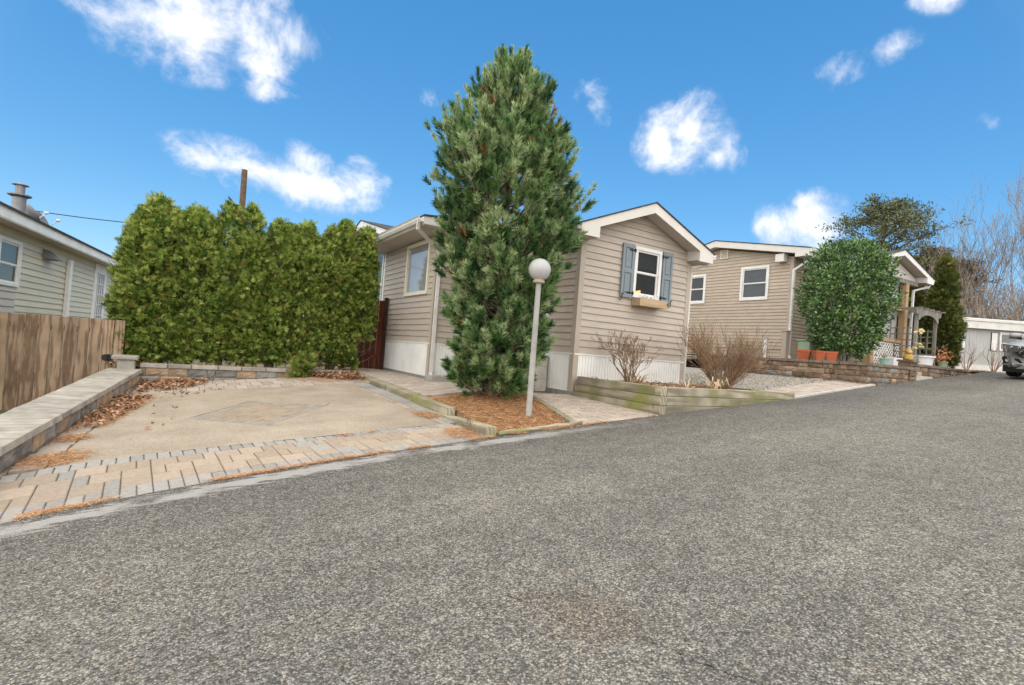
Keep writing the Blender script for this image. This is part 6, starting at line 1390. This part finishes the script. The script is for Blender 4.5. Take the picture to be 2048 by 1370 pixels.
gr = MB(); gr.prism([(2.135, -.42, .54), (2.135, .42, .54), (2.14, .52, .63), (2.14, .40, .80), (2.14, -.40, .80), (2.14, -.52, .63)], (.02, 0, 0)); go = cbuild(gr, 'grille', 'car_black')
g2 = MB(); g2.bar((2.165, -.50, .64), (2.165, -.36, .79), .014, .022); g2.bar((2.165, .50, .64), (2.165, .36, .79), .014, .022); g2.bar((2.165, -.36, .79), (2.165, .36, .79), .014, .02); g2.bar((2.165, -.42, .575), (2.165, .42, .575), .014, .02)
for k in range(4): g2.bar((2.163, -.40, .62+k*.04), (2.163, .40, .62+k*.04), .006, .008)
cbuild(g2, 'grille_trim', 'car_chrome', go)
bp_ = MB(); bp_.prism([(2.10, -.74, .16), (2.10, .74, .16), (2.135, .62, .33), (2.135, -.62, .33)], (-.25, 0, 0)); bp_.prism([(2.03, -.845, .16), (2.03, .845, .16), (2.045, .835, .325), (2.045, -.835, .325)], (-.30, 0, 0)); cbuild(bp_, 'lower_bumper', 'car_black')
sk = MB(); sk.prism([(2.135, -.56, .25), (2.135, .56, .25), (2.135, .42, .335), (2.135, -.42, .335)], (.018, 0, 0)); cbuild(sk, 'skid_plate', 'wheel_rim')
for sx in (1.32, -1.31):
    for s in (-1, 1):
        ac = MB(); N_ = 14
        pts = [(sx+.40*math.cos(a), s*.905, .34+.40*math.sin(a)) for a in np.linspace(-.15, math.pi+.15, N_)]+[(sx+.33*math.cos(a), s*.905, .34+.33*math.sin(a)) for a in np.linspace(math.pi+.15, -.15, N_)]
        ac.prism(pts, (0, s*.022, 0)); cbuild(ac, 'wheel_arch', 'car_black')
        wh = MB(); wh.lathe([(.20, -.11), (.325, -.11), (.345, -.07), (.345, .07), (.325, .11), (.20, .11)], (sx, s*.80, .345), 28, (0, s, 0)); wo_ = cbuild(wh, 'wheel', 'tyre')
        rm = MB(); rm.lathe([(.215, .02), (.215, .105), (.20, .112), (.19, .05), (.06, .04), (.05, .08), (0, .085)], (sx, s*.80, .345), 24, (0, s, 0))
        for q in range(5): a = q*1.2566; rm.bar((sx, s*.885, .345), (sx+.2*math.cos(a), s*.895, .345+.2*math.sin(a)), .02, .05, up=(0, 1, 0))
        cbuild(rm, 'rim', 'wheel_rim', wo_)

# ------------------------------------------------------------------ trees beyond the lane
def far_pine(base, h, r, label, seed, m='far_pine_leaf', clear=.55, flat=.5, nl=15000, leaf=.26, group='trees beyond the lane'):
    t = thing('pine_tree', base, label, 'tree', group); b = Vector(base); tb = Tubes(5); rr = random.Random(seed); g = np.random.default_rng(seed)
    tb.seg([b, b+Vector((.1, .1, h*.4)), b+Vector((.3, -.1, h*.75)), b+Vector((.2, 0, h*.97))], [h*.018, h*.014, h*.009, h*.003])
    cl = []
    for k in range(60):
        f = rr.uniform(clear, .99); a = rr.uniform(0, 6.28); wr = r*math.sqrt(max(.04, 1-((f-clear)/(1.0-clear)*1.0)**2))*rr.uniform(.45, 1.0); q = b+Vector((.2, 0, h*f)); e = q+Vector((math.cos(a)*wr, math.sin(a)*wr, wr*rr.uniform(.05, .4)))
        tb.seg([q-Vector((0, 0, wr*.15)), (q+e)/2-Vector((0, 0, .1)), e], [h*.006, h*.004, h*.0015])
        for j in range(6): cl.append(e.lerp(q, rr.uniform(0, .55)*(j > 0))+Vector((rr.gauss(0, .3), rr.gauss(0, .3), rr.gauss(.1, .15))))
    tb.build('trunk', 'bark_pine', t); cl = np.array([tuple(v) for v in cl]); C = cl[g.integers(0, len(cl), nl)]+g.normal(0, 1, (nl, 3))*np.array([.34, .34, .17])*r/4.5
    A = unitv(g.normal(0, 1, (nl, 3))+np.array([0, 0, .5])); V, F = diamonds(C, A, unitv(np.cross(A, g.normal(0, 1, (nl, 3)))), g.uniform(.6, 1.2, nl)*leaf, g.uniform(.3, .6, nl)*leaf); fast('crown', V, F, m, t); return t
def far_bare(base, h, label, seed, spread=.55, lev=6, kids=(2, 3), lean=(0, 0), r0=None, group='bare trees beyond the lane'):
    t = thing('bare_tree', base, label, 'tree', group); tb = Tubes(3); rr = random.Random(seed); tips = []
    grow(tb, Vector(base), Vector((lean[0], lean[1], 1)).normalized(), h*.34, r0 or h*.016, 0, rr, lev, spread, .22, .08, kids, .76, tips, .013, 3); tb.build('branches', 'bark_grey', t); return t
far_pine((55.0, 24.9, 1.0), 15.6, 5.4, 'broad round-crowned pine rising behind the holly and porch', 5)
far_pine((59.2, 22.2, 1.0), 11.8, 3.4, 'dull brownish evergreen behind the cone-shaped arborvitae', 9, m='far_cedar_leaf', clear=.25, nl=11000)
far_pine((62.5, 21.0, 1.0), 10.8, 3.2, 'dull evergreen between the bare trees above the white trailer', 10, m='far_cedar_leaf', clear=.3, nl=9000)
far_pine((60.5, 26.0, 1.0), 10.4, 4.6, 'low evergreen mass behind the porch gable', 13, m='far_cedar_leaf', clear=.25, nl=9000)
FB = [((57.8, 20.6, 1), 15.5, 'tall bare tree with upswept branches behind the cone-shaped arborvitae', 31, (.02, -.03)), ((60.2, 19.6, 1), 14.4, 'bare tree leaning right above the white trailer', 32, (.12, -.1)), ((62.5, 17.6, 1), 16.0, 'tall forked bare tree at the right edge of the picture', 33, (.05, -.02)),
      ((56.0, 22.6, 1), 12.0, 'bare tree in front of the broad pine, left of the tall ones', 34, (-.04, .05)), ((65.5, 17.0, 1), 15.2, 'bare tree at the picture edge behind the forked one', 35, (0, 0)), ((64.0, 19.6, 1), 13.2, 'slender bare tree between the leaning and the forked one', 36, (.03, 0)), ((61.0, 21.2, 1), 14.0, 'bare tree with fine crown behind the leaning one', 37, (-.06, .02))]
for bse, h, lab, sd_, ln in FB: far_bare(bse, h, lab, sd_, lean=ln)
# brush and undergrowth behind the trailer: one uncountable thicket
tb = Tubes(3); rr = random.Random(77)
for k in range(240):
    u = rr.random(); x = lerp(54.5, 67, u)+rr.gauss(0, 1.6); y = lerp(22.5, 13.0, u)+rr.gauss(0, 1.8); b = Vector((x, y, .8)); h = rr.choice((rr.uniform(4.5, 7.0), rr.uniform(5.5, 8.5), rr.uniform(6.5, 10))); d = Vector((rr.gauss(0, .22), rr.gauss(0, .22), 1)).normalized()
    grow(tb, b, d, h*.5, .06, 0, rr, 3, .5, .15, .10, (2, 3), .66, None, .014, 3)
tag(tb.build('thicket', 'twig_far', None), 'grey-brown leafless thicket behind the white trailer', 'thicket', kind='stuff')
n = 22000; u = rng.uniform(0, 1, n); C = np.stack([lerp(54, 69, u)+rng.normal(0, 1.6, n), lerp(24.0, 13.5, u)+rng.normal(0, 1.8, n), .6+rng.beta(1.1, 2.1, n)*9.5], 1); A = unitv(rng.normal(0, 1, (n, 3))*np.array([.6, .6, 1])+np.array([0, 0, .6])); V, F = needles(C, A, perp(A), rng.uniform(.4, 1.1, n), .035); tag(fast('undergrowth', V, F, 'twig_far'), 'mass of fine dry twigs filling the wood edge behind the trailer', 'thicket', kind='stuff')
